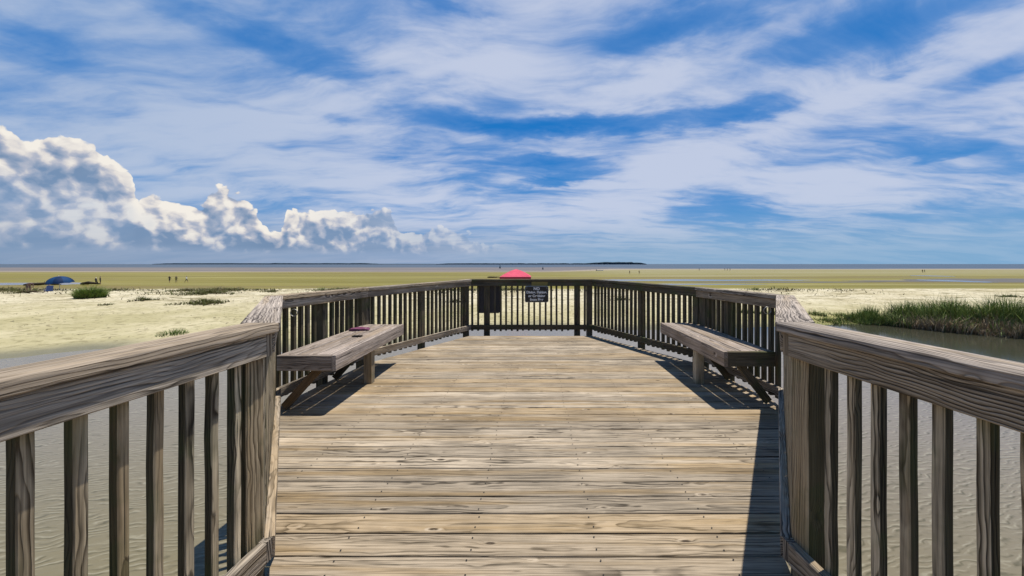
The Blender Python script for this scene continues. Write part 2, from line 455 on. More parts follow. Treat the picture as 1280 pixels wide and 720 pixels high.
# notice
BLK = plain('notice_black', (.010, .009, .009), .4, 0, .15); WHT = plain('notice_white', (.72, .70, .66), .5, 0, .05)
sx = pt(670.8, 7.08); sz = 1.352 - (367.8 - 330) / 460 * 7.08
sign = empty('notice_sign', (sx, 7.09, sz), 'small black notice with white lettering hung on the end railing', 'sign')
plate('border', sx, 7.092, sz, 29.6 / 460 * 7.08, 20.4 / 460 * 7.08, .03, .006, WHT, sign)
plate('panel', sx, 7.089, sz, 29.6 / 460 * 7.08 - .012, 20.4 / 460 * 7.08 - .012, .026, .004, BLK, sign)
for txt, dz, sz_ in (('NO', .104, .075), ('Diving, Fishing,', .036, .066), ('or Crabbing', -.034, .066), ('from Pier', -.104, .066)):
    cu = bpy.data.curves.new('lettering', 'FONT'); cu.body = txt; cu.size = sz_; cu.align_x = 'CENTER'; cu.align_y = 'CENTER'; cu.offset = .0032
    to = bpy.data.objects.new('tmp', cu); COL.objects.link(to)
    bpy.context.view_layer.update()
    me = bpy.data.meshes.new_from_object(to.evaluated_get(bpy.context.evaluated_depsgraph_get()))
    bpy.data.objects.remove(to)
    lo = bpy.data.objects.new('lettering', me); COL.objects.link(lo); me.materials.clear(); me.materials.append(WHT)
    lo.parent = sign; lo.location = (0, -.0035, dz); lo.rotation_euler = (R(90), 0, 0)
for dx_ in (-.2, .2):
    mb = MB(); mb.tube((sx + dx_ * .95, 7.0865, sz + .12), (sx + dx_ * .95, 7.09, sz + .12), .007, .007, 10); mb.build('screw', W_SCREW, sign)

# ================================================================= BENCHES
def bench(side, y0, y1, xf, xb, label):
    s = side; root = empty('bench', (s * (xf + xb) / 2, (y0 + y1) / 2, 0), label, 'bench', 'plank benches along the sides of the deck')
    h = .522; X = lambda v: s * v
    def bx(xa, xb_, ya, yb, za, zb, name, mat, n=6, jit=.002):
        m = MB(); lo, hi = sorted((X(xa), X(xb_))); m.box(lo, hi, ya, yb, za, zb, n=n, jit=jit); return m.build(name, mat, root)
    wd = (xb - xf - .042 - 3 * .011) / 3; x = xf + .042
    for k in range(3):
        bx(x, x + wd, y0 + .042 + rng.uniform(-.002, .002), y1 + rng.uniform(-.006, .006), h - .038, h, 'seat_board', W_BENCH, 10); x += wd + .011
    bx(xf, xf + .038, y0, y1 + .01, h - .140, h + .001, 'front_board', W_BENCH, 10)
    bx(xf + .040, xb - .01, y0 + .001, y0 + .039, h - .139, h, 'end_board', W_BENCH if s < 0 else W_DARK)
    bx(xf + .040, xb - .05, y1 - .05, y1 - .012, h - .139, h - .039, 'end_board', W_DARK)
    ym = 4.15
    bx(xf + .040, xf + .129, ym, ym + .089, 0, h - .039, 'leg', W_POST, 4)
    bx(xf + .135, xb - .02, ym + .02, ym + .058, h - .135, h - .040, 'cross_bearer', W_DARK)
    for yb_ in (y0 + .06, ym + .1):
        m = MB(); ya = yb_
        A = (X(xb - .03), .03); B = (X(xf + .13), h - .06)     # (x, z)
        dx, dz = B[0] - A[0], B[1] - A[1]; l = math.hypot(dx, dz); nx, nz = -dz / l * .035, dx / l * .035
        if nz > 0: pass
        f = lambda q: [(q[0] - nx, ya, q[1] - nz), (q[0] - nx, ya + .04, q[1] - nz), (q[0] + nx, ya + .04, q[1] + nz), (q[0] + nx, ya, q[1] + nz)]
        m.sweep(f(A), f(B), n=3); m.build('brace', W_BRACE if s < 0 and yb_ < 4 else W_DARK, root)
    return root
bench(-1, 3.33, 5.06, 1.79, 2.335, 'grey plank bench on the left with a purple pouch and a phone lying on it')
bench(1, 3.47, 5.20, 1.795, 2.29, 'empty grey plank bench on the right')

# pouch and phone
PLUM = plain('plum_leather', (.17, .045, .10), .5, 0, .25, 20); PLUMD = plain('plum_zip', (.09, .02, .05), .5)
yy = 4.62; cx = pt(449.5, yy)
po = empty('pouch', (cx, yy, .524), 'flat purple zip pouch lying on the left bench', 'pouch')
mb = MB()
n = 14; vs = []; fs = []
def pill(u, v):  # superellipse pillow
    return (max(0, 1 - abs(u) ** 4) * max(0, 1 - abs(v) ** 4)) ** .35
ca, sa = math.cos(R(8)), math.sin(R(8))
for sgn in (1, 0):
    for i in range(n + 1):
        for j in range(n + 1):
            u, v = -1 + 2 * i / n, -1 + 2 * j / n
            xl, yl = u * .112, v * .065
            zl = .003 + (.030 * pill(u, v) + .004 * math.sin(u * 5 + v * 3) * pill(u, v) if sgn else 0)
            vs.append((cx + xl * ca - yl * sa, yy + xl * sa + yl * ca, .523 + zl))
for sgn in (0, 1):
    for i in range(n):
        for j in range(n):
            A = sgn * (n + 1) ** 2 + i * (n + 1) + j
            fs.append((A, A + n + 1, A + n + 2, A + 1))
mb.raw(vs, fs); mb.build('pouch_body', PLUM, po, True)
mb = MB(); mb.tube((cx - .1, yy - .076, .545), (cx + .1, yy - .05, .545), .004, .004); mb.build('zip', PLUMD, po)
mb = MB(); mb.tube((cx + .1, yy - .05, .543), (cx + .135, yy - .03, .530), .006, .009); mb.build('zip_pull', PLUM, po)
yy = 4.2; cx = pt(446.5, yy); k_ = .523
PH = plain('phone_glass', (.008, .008, .009), .25)
ph = empty('phone', (cx, yy, k_), 'black phone lying on the left bench in front of the purple pouch', 'phone')
pts = rounded(.105, .062, .012); n = len(pts); mb = MB()
mb.raw([(cx + a_, yy + b__, k_) for a_, b__ in pts] + [(cx + a_, yy + b__, k_ + .011) for a_, b__ in pts], [tuple(reversed(range(n))), tuple(range(n, 2 * n))] + [(k, (k + 1) % n, (k + 1) % n + n, k + n) for k in range(n)])
mb.build('phone_body', PH, ph)
pts = rounded(.095, .053, .008); mb = MB(); mb.raw([(cx + a_, yy + b__, k_ + .0122) for a_, b__ in pts], [tuple(range(n))]); mb.build('screen', PH, ph)

# ================================================================= TERRAIN
POND = [(-13.9, 9.6), (-17.5, 8.2), (-26, 2), (-28, -14), (28, -14), (30, 4), (23.5, 9.3), (18.3, 11.2), (16.6, 12.2), (15.4, 13.4), (14.4, 15.2),
        (12.6, 15.2), (10.5, 14.8), (7, 14.2), (4, 13.7), (2.2, 14.1), (-2.3, 14.1), (-4.4, 11.0), (-8, 10.5), (-12.9, 10.6)]
POND = np.array(POND)
def pond_sd(x, y):
    """signed distance to the creek outline, negative inside"""
    x = np.asarray(x, float); y = np.asarray(y, float)
    d = np.full(x.shape, 1e9); inside = np.zeros(x.shape, bool)
    n = len(POND)
    for i in range(n):
        ax, ay = POND[i]; bx, by = POND[(i + 1) % n]
        ex, ey = bx - ax, by - ay; t = np.clip(((x - ax) * ex + (y - ay) * ey) / (ex * ex + ey * ey), 0, 1)
        d = np.minimum(d, np.hypot(x - ax - t * ex, y - ay - t * ey))
        c = ((ay > y) != (by > y)) & (x < (bx - ax) * (y - ay) / (by - ay + 1e-12) + ax)
        inside ^= c
    return np.where(inside, -d, d)
def fnoise(x, y, s, seed):
    out = np.zeros(np.shape(x)); r = np.random.RandomState(seed)
    for k in range(7):
        f = s * 1.55 ** k; a = r.uniform(0, 6.28); p = r.uniform(0, 6.28, 2)
        out += np.sin((x * math.cos(a) + y * math.sin(a)) * f + p[0] + 1.3 * np.sin((x * math.sin(a) - y * math.cos(a)) * f * .7 + p[1])) / 1.35 ** k
    return out / 3.2
def sst(x, a, b_): t = np.clip((x - a) / (b_ - a), 0, 1); return t * t * (3 - 2 * t)
ZSEA = -3.40
def shore(x): return 236 + sst(x, 0, 90) * 130 + 8 * np.sin(x / 60.0)
def ground(x, y):
    x = np.asarray(x, float); y = np.asarray(y, float)
    d = pond_sd(x, y) + .35 * fnoise(x, y, .8, 3)
    z = np.where(d > 0, ZW + .14 * (1 - np.exp(-np.maximum(d, 0) / 3.0)), ZW - np.minimum(.7, -d * .16))
    dune = sst(y, 17, 24) * (1 - sst(y, 33, 36))
    z = z + np.where(d > 0, sst(d, .5, 4), 0) * (.012 * fnoise(x, y, 2.1, 5) + dune * (.045 * fnoise(x, y, .55, 9) + .03 * fnoise(x, y, 1.7, 19)))
    crest = 33.5 + 1.2 * fnoise(x, x * 0, .13, 4)
    ys = shore(x)
    flat = -3.30 - .08 * np.clip((y - 60) / (ys - 60), 0, 1) - np.clip(y - ys, 0, 1e9) * .012
    flat = np.maximum(flat, -9)
    t = sst(y, crest, crest + 24)
    return z * (1 - t) + flat * t
def axis(lo, hi, fine_lo, fine_hi, step, grow):
    a = list(np.arange(fine_lo, fine_hi, step)); s = step; v_ = a[-1]
    while v_ < hi: s *= grow; v_ += s; a.append(v_)
    s = step; v_ = a[0]
    while v_ > lo: s *= grow; v_ -= s; a.insert(0, v_)
    return np.array(a)
gx = axis(-30000, 30000, -48, 48, .22, 1.09); gy = axis(-2500, 30000, 6.5, 38, .16, 1.05)
XX, YY = np.meshgrid(gx, gy); ZZ = ground(XX, YY)
def grid_mesh(name, XX, YY, ZZ, mat, smooth=True):
    ny, nx = XX.shape
    v_ = np.stack([XX.ravel(), YY.ravel(), ZZ.ravel()], 1)
    idx = np.arange(nx * ny).reshape(ny, nx)
    f_ = np.stack([idx[:-1, :-1].ravel(), idx[:-1, 1:].ravel(), idx[1:, 1:].ravel(), idx[1:, :-1].ravel()], 1)
    me = bpy.data.meshes.new(name); me.vertices.add(len(v_)); me.vertices.foreach_set('co', v_.ravel().astype(np.float32))
    me.loops.add(f_.size); me.loops.foreach_set('vertex_index', f_.ravel().astype(np.int32))
    me.polygons.add(len(f_)); me.polygons.foreach_set('loop_start', np.arange(0, f_.size, 4, dtype=np.int32))
    me.update(calc_edges=True); me.validate()
    if smooth: me.polygons.foreach_set('use_smooth', [True] * len(me.polygons))
    me.materials.append(mat); o = bpy.data.objects.new(name, me); COL.objects.link(o); return o

m_, g, b = new_mat('beach_and_flats')
po_ = g.n('ShaderNodeNewGeometry').outputs['Position']; px_, py_, pz_ = g.sep(po_)
n1 = g.noise(po_, .35, 5, .6); n2 = g.noise(po_, 3.2, 5, .65); n3 = g.noise(po_, 22, 3, .6)
sand = g.mix(g.ss(n1, .35, .68), (.52, .45, .30), (.68, .61, .45))
sand = g.mix(g.mul(g.ss(py_, 17, 26), .75), g.mix(g.ss(n1, .35, .68), (.41, .362, .20), (.54, .475, .30)), sand)
pits = g.noise(g.comb(px_, g.mul(py_, .8), 0.0), 3.4, 4, .65)
sand = g.mix(g.mul(g.ss(pits, .53, .60), .55), sand, (.20, .17, .085))
sand = g.mix(g.mul(g.ss(n3, .55, .75), .25), sand, (.28, .24, .15))
# dry weed lines on the upper beach, bands running along the shore
wl = g.noise(g.comb(g.mul(px_, .30), g.mul(py_, 1.5), 3.0), 1.0, 6, .68, .6)
band = g.mul(g.ss(py_, 21, 25.5), g.ss(py_, 37, 34.5))
sand = g.mix(g.mul(g.mul(g.ss(wl, .545, .60), band), .8), sand, (.16, .13, .055))
wl2 = g.noise(g.comb(g.mul(px_, .16), g.mul(py_, 2.2), 9.0), 1.0, 6, .7, .4)
sand = g.mix(g.mul(g.mul(g.ss(wl2, .60, .64), g.ss(py_, 12, 16)), .4), sand, (.22, .19, .09))
wet = g.ss(g.add(pz_, g.mul(g.sub(n1, .5), .05)), ZW + .065, ZW + .012)
sand = g.mix(wet, sand, (.20, .185, .12))
algae = g.mul(g.ss(pz_, ZW + .02, ZW - .12), .9)
sand = g.mix(algae, sand, (.13, .14, .05))
# right of the deck the sand at the creek edge is greener
spit = g.mul(g.ss(px_, 8, 12), g.ss(py_, 19.5, 16.5))
sand = g.mix(g.mul(spit, .75), sand, g.mix(g.ss(n2, .4, .6), (.26, .25, .07), (.36, .33, .13)))
# tidal flats: olive algae with long pale and dark bands
fb = g.noise(g.comb(g.mul(px_, .006), g.mul(py_, .055), 0.0), 1.0, 5, .6, .3)
fb2 = g.noise(g.comb(g.mul(px_, .05), g.mul(py_, .25), 5.0), 1.0, 4, .65)
flat = g.mix(g.ss(fb, .36, .64), (.185, .155, .020), (.255, .215, .045))
flat = g.mix(g.mul(g.ss(fb2, .5, .68), .35), flat, (.14, .13, .045))
fb3 = g.noise(g.comb(g.mul(px_, .004), g.mul(py_, .10), 2.0), 1.0, 5, .65, .4)
flat = g.mix(g.mul(g.ss(fb3, .52, .60), .6), flat, (.17, .12, .045))
flat = g.mix(g.mul(g.ss(fb3, .44, .38), .5), flat, (.32, .275, .10))
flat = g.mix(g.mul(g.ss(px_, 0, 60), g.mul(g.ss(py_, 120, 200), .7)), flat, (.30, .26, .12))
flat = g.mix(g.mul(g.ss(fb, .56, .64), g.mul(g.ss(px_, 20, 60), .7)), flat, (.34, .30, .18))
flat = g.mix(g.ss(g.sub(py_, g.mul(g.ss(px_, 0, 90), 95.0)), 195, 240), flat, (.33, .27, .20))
isf = g.ss(pz_, -1.25, -1.75); isf = g.mul(isf, g.ss(py_, 30, 36))
c = g.mix(isf, sand, flat)
hh = g.add(g.mul(pits, 1.2), g.add(g.mul(n2, .8), g.mul(n3, .15)))
fin(g, b, c, g.m('SUBTRACT', .95, g.mul(wet, .45)), hh, .7, .08, .06)
tag(grid_mesh('ground', XX, YY, ZZ, m_), kind='structure')

# ---- water
def water_mat(name, base, rough, scale, strength, wave=True, dist=.02, spec=.5):
    m, g, b = new_mat(name)
    po = g.n('ShaderNodeNewGeometry').outputs['Position']; x, y_, z = g.sep(po)
    wv = g.noise(g.comb(g.add(g.mul(x, .38), g.mul(y_, .12)), g.add(g.mul(y_, 1.15), g.mul(x, -.32)), 0.0), scale, 2, .45, .35)
    w2 = g.noise(po, scale * .12, 2, .5)
    w3 = g.noise(g.comb(g.mul(x, .8), g.mul(y_, 1.5), 0.0), scale * 2.6, 2, .5)
    h = g.add(g.add(wv, g.mul(w2, .45)), g.mul(w3, .18))
    return m, g, b, h, (x, y_, z), po
m_, g, b, h, (x, y_, z), po = water_mat('creek_water', None, 0, 24.0, .3); wv_ = h
wa = g.noise(g.comb(g.mul(x, .55), g.mul(y_, .9), 0.0), 2.6, 2, .5); wb = g.noise(g.comb(g.mul(x, .5), y_, 2.0), 7.5, 2, .5)
ph_ = g.add(g.mul(g.sub(y_, g.mul(x, .24)), 15.0), g.add(g.mul(wa, 5.0), g.mul(wb, 2.4)))
f1 = g.m('FRACT', ph_)
dk = g.mul(g.ss(f1, .55, .82), g.ss(f1, 1.0, .84)); lt = g.mul(g.ss(f1, .0, .12), g.ss(f1, .40, .14))
brk = g.ss(g.noise(g.comb(g.mul(x, .6), g.mul(y_, 1.6), 0.0), 7.0, 3, .6), .38, .62)
mur = g.noise(po, .5, 3, .6)
near = g.add(g.mul(g.ss(y_, 7.0, .5), .75), g.mul(g.ss(x, 2, -6), .25))
c = g.mix(near, (.205, .172, .143), (.178, .156, .075))
c = g.mix(g.mul(mur, .4), c, (.215, .18, .105))
c = g.mix(g.mul(g.mul(dk, brk), .78), c, (.085, .075, .04)); c = g.mix(g.mul(g.mul(lt, brk), .5), c, (.36, .33, .24))  # ripple shade and highlight lines painted into the water colour
h = g.add(g.mul(g.mul(g.m('SINE', g.mul(ph_, 6.2832)), brk), -.06), g.mul(wv_, .55))
# quieter, clearer water beside the marsh grass
calm = g.mul(g.ss(x, 6.5, 9.5), g.ss(y_, 4, 6.5))
c = g.mix(g.mul(calm, .9), c, (.030, .032, .018))
fin(g, b, c, .12, h, .45, .014, None); b.inputs['IOR'].default_value = 1.33; g.put(b.inputs['Specular IOR Level'], g.add(.30, g.mul(calm, .20)))
bn = [n for n in g.nt.nodes if n.bl_idname == 'ShaderNodeBump'][0]
g.put(bn.inputs['Strength'], g.sub(.50, g.mul(calm, .44)))
CREEK = m_
gx2 = np.linspace(-34, 34, 60); gy2 = np.linspace(-20, 17.5, 40); A_, B_ = np.meshgrid(gx2, gy2)
tag(grid_mesh('water', A_, B_, A_ * 0 + ZW, CREEK), kind='structure')

m_, g, b, h, (x, y_, z), po = water_mat('sea_water', None, 0, .5, .3)
sb = g.noise(g.comb(g.mul(x, .004), g.mul(y_, .02), 0.0), 1.0, 4, .6)
mud = g.mix(g.ss(sb, .4, .6), (.215, .175, .145), (.155, .135, .125))
deepc = g.mix(g.ss(sb, .4, .6), (.085, .115, .15), (.065, .09, .125))
yl = g.sub(y_, g.mul(g.ss(x, -40, 120), 120.0))
c = g.mix(g.m('MAXIMUM', g.ss(yl, 400, 620), g.ss(x, 20, 160)), mud, deepc)
# breaking ripples: white flecks near the shore
fl = g.noise(g.comb(g.mul(x, .02), g.mul(y_, .12), 0.0), 1.0, 5, .7)
c = g.mix(g.mul(g.ss(fl, .66, .70), g.mul(g.ss(yl, 420, 260), .6)), c, (.6, .56, .5))
fin(g, b, c, .45, h, .3, .3, .12); b.inputs['IOR'].default_value = 1.33
SEA = m_
xs = np.concatenate([-np.geomspace(60000, 60, 30), [0], np.geomspace(60, 60000, 30)]); ysx = np.concatenate([np.linspace(215, 500, 20), np.geomspace(520, 60000, 40)])
A_, B_ = np.meshgrid(xs, ysx)
tag(grid_mesh('sea', A_, B_, A_ * 0 + ZSEA, SEA), kind='structure')

# tidal pools on the flats
m_, g, b, h, (x, y_, z), po = water_mat('pool_water', None, 0, 1.5, .1)
fin(g, b, (.16, .145, .15), .18, h, .1, .05); POOL = m_
m_, g, b = new_mat('dark_mud'); po2 = g.n('ShaderNodeNewGeometry').outputs['Position']
fin(g, b, g.mix(g.noise(po2, .6, 4, .6), (.06, .052, .04), (.12, .10, .07)), .6); MUD = m_
def pool(pxa, pxb, pya, pyb, mat, seed, dz=.012, zc=-3.31, spk=3):
    py = (pya + pyb) / 2; D = (H - zc) * 460 / (py - 330)
    D0, D1 = (H - zc) * 460 / (pyb - 330), (H - zc) * 460 / (pya - 330)
    x0, x1 = pt(pxa, D), pt(pxb, D); r = random.Random(seed); n = 64
    cx, cy = (x0 + x1) / 2, (D0 + D1) / 2; vs = [(cx, cy, float(ground(cx, cy)) + dz)]
    for k in range(n):
        t = 2 * math.pi * k / n
        rr = 1 + .28 * mnoise.noise(Vector((math.cos(t) * spk, math.sin(t) * spk, seed))) + .12 * mnoise.noise(Vector((math.cos(t) * 9, math.sin(t) * 9, seed)))
        X_, Y_ = cx + (x1 - x0) / 2 * rr * math.cos(t), cy + (D1 - D0) / 2 * rr * math.sin(t)
        vs.append((X_, Y_, float(ground(X_, Y_)) + dz))
    mb = MB(); mb.raw(vs, [(0, 1 + k, 1 + (k + 1) % n) for k in range(n)])
    return tag(mb.build('tidal_pool' if mat is POOL else 'mud_patch', mat), kind='structure')
pool(-60, 112, 353.2, 356.6, POOL, 2)
pool(640, 1010, 349.2, 351.2, POOL, 5)
pool(1170, 1215, 349.6, 353.2, POOL, 8, .03)
pool(1160, 1420, 348.2, 354.4, MUD, 11, .014)
pool(1060, 1190, 350.6, 352.4, MUD, 12, .02)
pool(860, 1100, 352.0, 353.4, MUD, 13, .014)
pool(1150, 1182, 344.2, 345.6, POOL, 14)
pool(690, 960, 354.6, 356.0, POOL, 15)

# ================================================================= FAR SHORES
m_, g, b = new_mat('far_woods'); po2 = g.n('ShaderNodeNewGeometry').outputs['Position']
fin(g, b, g.mix(g.noise(po2, .02, 4, .6), (.030, .052, .070), (.050, .078, .095)), .9, spec=.1); FARW = m_
def treeline(pxa, pxb, hpx, D, label, seed, endh=None):
    mb = MB(); n = int((pxb - pxa) * 3); vs = []; fs = []
    for i in range(n + 1):
        t = i / n; px = pxa + (pxb - pxa) * t; x = pt(px, D)
        e = min(1, t * 12, (1 - t) * 22) ** .6
        hh = (hpx if endh is None else hpx + (endh - hpx) * sst(t, .70, .82)) * (.72 + .35 * mnoise.noise(Vector((px * .11, seed, 0))) + .22 * mnoise.noise(Vector((px * .7, seed, 4))))
        z = ZSEA + max(.05, e * hh) * D / 460 + 4.7
        for (dy, zz) in ((0, ZSEA - 1), (0, ZSEA + (z - ZSEA) * .8), (40, z), (260, z * .9), (400, ZSEA - 1)):
            vs.append((x, D + dy + 30 * mnoise.noise(Vector((px * .3, seed, 8))), zz))
    m = 5
    for i in range(n):
        for j in range(m - 1): fs.append((i * m + j, (i + 1) * m + j, (i + 1) * m + j + 1, i * m + j + 1))
    mb.raw(vs, fs); return tag(mb.build('far_woodland', FARW), label, 'island', None, 'stuff')
treeline(190, 466, 1.3, 5200, 'low wooded shore along the horizon on the left', 3)
treeline(468, 545, .35, 7000, 'faintest sliver of far land between the two wooded shores', 8)
treeline(545, 808, 1.3, 3600, 'wooded island on the horizon ending in a dark point right of centre', 6, 3.2)

# ================================================================= PLANTS
def leaf_mat(name, lo, hi, tipc, transl=.25):
    m, g, b = new_mat(name)
    at = g.sep(g.n('ShaderNodeAttribute', attribute_name='grain').outputs['Vector'])
    rd = g.n('ShaderNodeAttribute', attribute_name='board_random').outputs['Fac']
    c = g.ramp(at[0], [(0, lo), (.45, hi), (1, tipc)])
    c = g.scalec(c, g.add(.55, g.mul(rd, .9)))
    fin(g, b, c, .6, spec=.3); return m
MARSH = leaf_mat('marsh_blades', (.035, .028, .012), (.085, .115, .022), (.26, .32, .07))
DRYM = leaf_mat('dry_marsh_stems', (.075, .052, .03), (.22, .155, .085), (.42, .32, .2))
GRASS = leaf_mat('dune_blades', (.035, .05, .012), (.085, .15, .02), (.20, .28, .05))
WRACK = leaf_mat('creeping_stems', (.06, .055, .02), (.10, .115, .025), (.17, .18, .05))
BROWN = leaf_mat('brown_weed', (.055, .042, .02), (.10, .08, .035), (.16, .13, .06))
def blade(mb, x, y_, z, h, w, lean, az, r, seg=3, mi=0):
    vs = []; gs = []; fs = []; cw, sw = math.cos(az + 1.57), math.sin(az + 1.57); rb = r.random()
    fa = r.uniform(0, 6.28); cw, sw = math.cos(fa), math.sin(fa)
    for i in range(seg + 1):
        t = i / seg; o = lean * h * t * t; ww = w * (1 - t) ** .7 * .5
        c_ = (x + math.cos(az) * o, y_ + math.sin(az) * o, z + h * t * (1 - .35 * lean * t))
        if i == seg: vs.append(c_); gs.append((1, 0, 0))
        else:
            vs.append((c_[0] - cw * ww, c_[1] - sw * ww, c_[2])); vs.append((c_[0] + cw * ww, c_[1] + sw * ww, c_[2])); gs += [(t, 0, 0)] * 2
    for i in range(seg - 1): fs.append((2 * i, 2 * i + 1, 2 * i + 3, 2 * i + 2))
    fs.append((2 * seg - 2, 2 * seg - 1, 2 * seg))
    base = len(mb.v); mb.v += vs; mb.g += gs; mb.r += [rb] * len(vs); mb.f += [tuple(base + i for i in f) for f in fs]; mb.mi += [mi] * len(fs)
r = random.Random(11)
# marsh grass: a dense stand behind the creek; edge line from the spit outwards
EDGE = [(10.6, 14.3, .12), (12.3, 15.3, .2), (13.6, 15.4, .42), (14.3, 15.2, 1.15), (15.3, 13.5, 1.35), (16.5, 12.35, 1.35), (18.2, 11.3, 1.15), (21.0, 10.1, .8), (26, 7.8, .6), (30, 5, .5)]
mb = MB(); tussock = {}
for i in range(52000):
    k = r.random() ** 1.0 * (len(EDGE) - 1); j = int(k); t = k - j
    if j < 2 and r.random() < .86: continue
    if j == 2 and r.random() < .45: continue
    ex, ey, eh = [EDGE[j][q] + (EDGE[j + 1][q] - EDGE[j][q]) * t for q in range(3)]
    dx_, dy_ = EDGE[j + 1][0] - EDGE[j][0], EDGE[j + 1][1] - EDGE[j][1]; l = math.hypot(dx_, dy_)
    nx, ny = -dy_ / l, dx_ / l
    if ny < 0: nx, ny = -nx, -ny
    depth = r.random() ** 1.25 * (2.6 if j > 2 else 1.1)
    x, y_ = ex + nx * (depth - .15) + r.gauss(0, .12), ey + ny * (depth - .15) + r.gauss(0, .12)
    lump = .78 + .55 * mnoise.noise(Vector((x * 1.3, y_ * 1.3, 0))) + .30 * mnoise.noise(Vector((x * 4.2, y_ * 4.2, 3)))
    z = max(float(ZW) - .05, ZW - .05 + .05 * depth)
    hgt = eh * lump * r.uniform(.55, 1.12) * (.62 + .38 * min(1, depth / .9))
    dry = r.random() < (.92 if (depth < .9 and x > 14.6) else .25)
    if dry: hgt *= r.uniform(.5, .74)
    blade(mb, x, y_, z, max(.08, hgt), r.uniform(.014, .040), r.uniform(.05, .6), r.uniform(0, 6.28), r, 3, 1 if dry else 0)
tag(mb.build('marsh_grass', [MARSH, DRYM]), 'dense stand of green marsh grass with brown stems at the edge of the creek on the right', 'marsh grass', None, 'stuff')
# low fringe on the spit
def tuft(name, label, cat, cx, cy, n, rad, h, mats, lean=(.1, .9), w=(.006, .02), group=None, flat=1.0, seed=0, creep=0):
    mb = MB(); rr = random.Random(seed + int(cx * 100))
    for i in range(n):
        a = rr.uniform(0, 6.28); q = rad * rr.random() ** .6
        x, y_ = cx + q * math.cos(a), cy + q * math.sin(a) * flat
        z = float(mnoise.noise(Vector((x * 2, y_ * 2, 0)))) * 0
        edge = 1 - .55 * (q / rad) ** 2
        blade(mb, x - cx, y_ - cy, -.02, h * edge * rr.uniform(.5, 1.1), rr.uniform(*w), rr.uniform(*lean), a + rr.gauss(0, .6) if creep or rr.random() < .7 else rr.uniform(0, 6.28), rr, 3, rr.randrange(len(mats)) if rr.random() < .4 else 0)
    o = mb.build(name, mats); o.location = (cx, cy, float(ground(cx, cy))); return tag(o, label, cat, group)
def at(px, py, z=-1.03): D = (H - z) * 460 / (py - 330); return pt(px, D), D
x, y_ = at(113, 372.5); tuft('dune_shrub', 'largest leafy green bush on the sand right of the blue umbrella', 'bush', x, y_, 1700, .72, 1.15, [GRASS, WRACK], (.2, 1.0), (.02, .055), seed=1)
x, y_ = at(216, 419.0, -1.10); tuft('grass_tuft', 'small bright green grass tuft rising just behind the left walkway railing', 'grass tuft', x, y_, 230, .42, .30, [GRASS], (.1, .7), (.008, .02), seed=2)
x, y_ = at(401, 363.5); tuft('grass_tuft', 'thin grass tuft showing above the railing behind the left bench', 'grass tuft', x, y_, 130, .55, .5, [GRASS, WRACK], (.1, .7), (.012, .035), seed=3)
x, y_ = at(944, 363.5); tuft('grass_tuft', 'thin grass tuft showing above the railing behind the right bench', 'grass tuft', x, y_, 110, .5, .42, [GRASS, WRACK], (.2, .9), (.012, .03), seed=4)
x, y_ = at(15, 367.5); tuft('twiggy_plant', 'sparse brownish plant on the sand at the far left of the blue umbrella', 'plant', x, y_, 160, .95, .62, [WRACK, BROWN], (.1, .8), (.01, .03), seed=5)
# creeping beach plants with runners
def creeper(label, px, py, spread, n, seed, hh=.22, group='creeping plants on the sand'):
    cx, cy = at(px, py); mb = MB(); rr = random.Random(seed)
    for k in range(n):
        a = rr.uniform(0, 6.28); L = spread * rr.uniform(.35, 1)
        m = int(L / .07)
        for j in range(m):
            q = j * .07; b__ = a + .35 * math.sin(q * 1.3 + k)
            x, y_ = q * math.cos(b__), q * math.sin(b__) * .8
            zz = float(ground(cx + x, cy + y_)) - float(ground(cx, cy))
            for _ in range(2):
                blade(mb, x + rr.gauss(0, .03), y_ + rr.gauss(0, .03), zz - .01, hh * rr.uniform(.4, 1.2) * (1.25 - q / spread * .9), rr.uniform(.02, .055), rr.uniform(.3, 1.2), rr.uniform(0, 6.28), rr, 2, 0 if rr.random() < .7 else 1)
    o = mb.build('creeping_plant', [WRACK, BROWN]); o.location = (cx, cy, float(ground(cx, cy))); return tag(o, label, 'beach plant', group)
creeper('widest green creeping plant on the sand, arching runners, left of the railing', 254, 380, 2.0, 18, 1, .42)
creeper('flat creeping plant on the crest of the beach, above the widest one', 262, 367.5, 3.2, 20, 2, .36)
creeper('small creeping plant with stiff stems right of the leafy bush', 176, 377, 1.2, 10, 3, .34)
creeper('small sparse creeper on the sand below the leafy bush', 134, 382, 1.0, 6, 4, .16)
creeper('creeping plant touching the corner of the left cap board', 342, 365, 1.6, 10, 6, .25)
creeper('green creeper seen through the slanting railing left of the end railing', 569, 379, 1.0, 9, 7, .3)
creeper('green creeper seen through the slanting railing right of the end railing', 775, 376, 1.0, 9, 8, .3)
creeper('thin creeper on the white sand beyond the right end of the marsh grass', 1262, 371, 2.0, 9, 9, .2)
# brown weed line along the crest of the beach, both sides
mb = MB(); r = random.Random(5)
for i in range(24000):
    x = r.uniform(-58, 30)
    cy = 33.0 + 1.2 * float(fnoise(x, 0 * x, .13, 4))
    den = mnoise.noise(Vector((x * .16, 0, 2))) + .5 * mnoise.noise(Vector((x * .6, 0, 7)))
    if r.random() > (.55 + den * 1.2) * (1 if x < 0 else .22): continue
    y_ = cy + r.gauss(0, .55) - (abs(r.gauss(0, 2.5)) if r.random() < .2 else 0)
    gz = -1.03 if y_ < cy + .8 else float(ground(x, y_))
    blade(mb, x, y_, gz - .03, r.uniform(.08, .40) * (1 + den), r.uniform(.03, .10), r.uniform(.4, 1.4), r.uniform(0, 6.28), r, 2, 0 if r.random() < .55 else 1)
tag(mb.build('beach_weed', [BROWN, WRACK]), 'low line of brown weed and runners along the crest of the beach', 'weed', None, 'stuff')
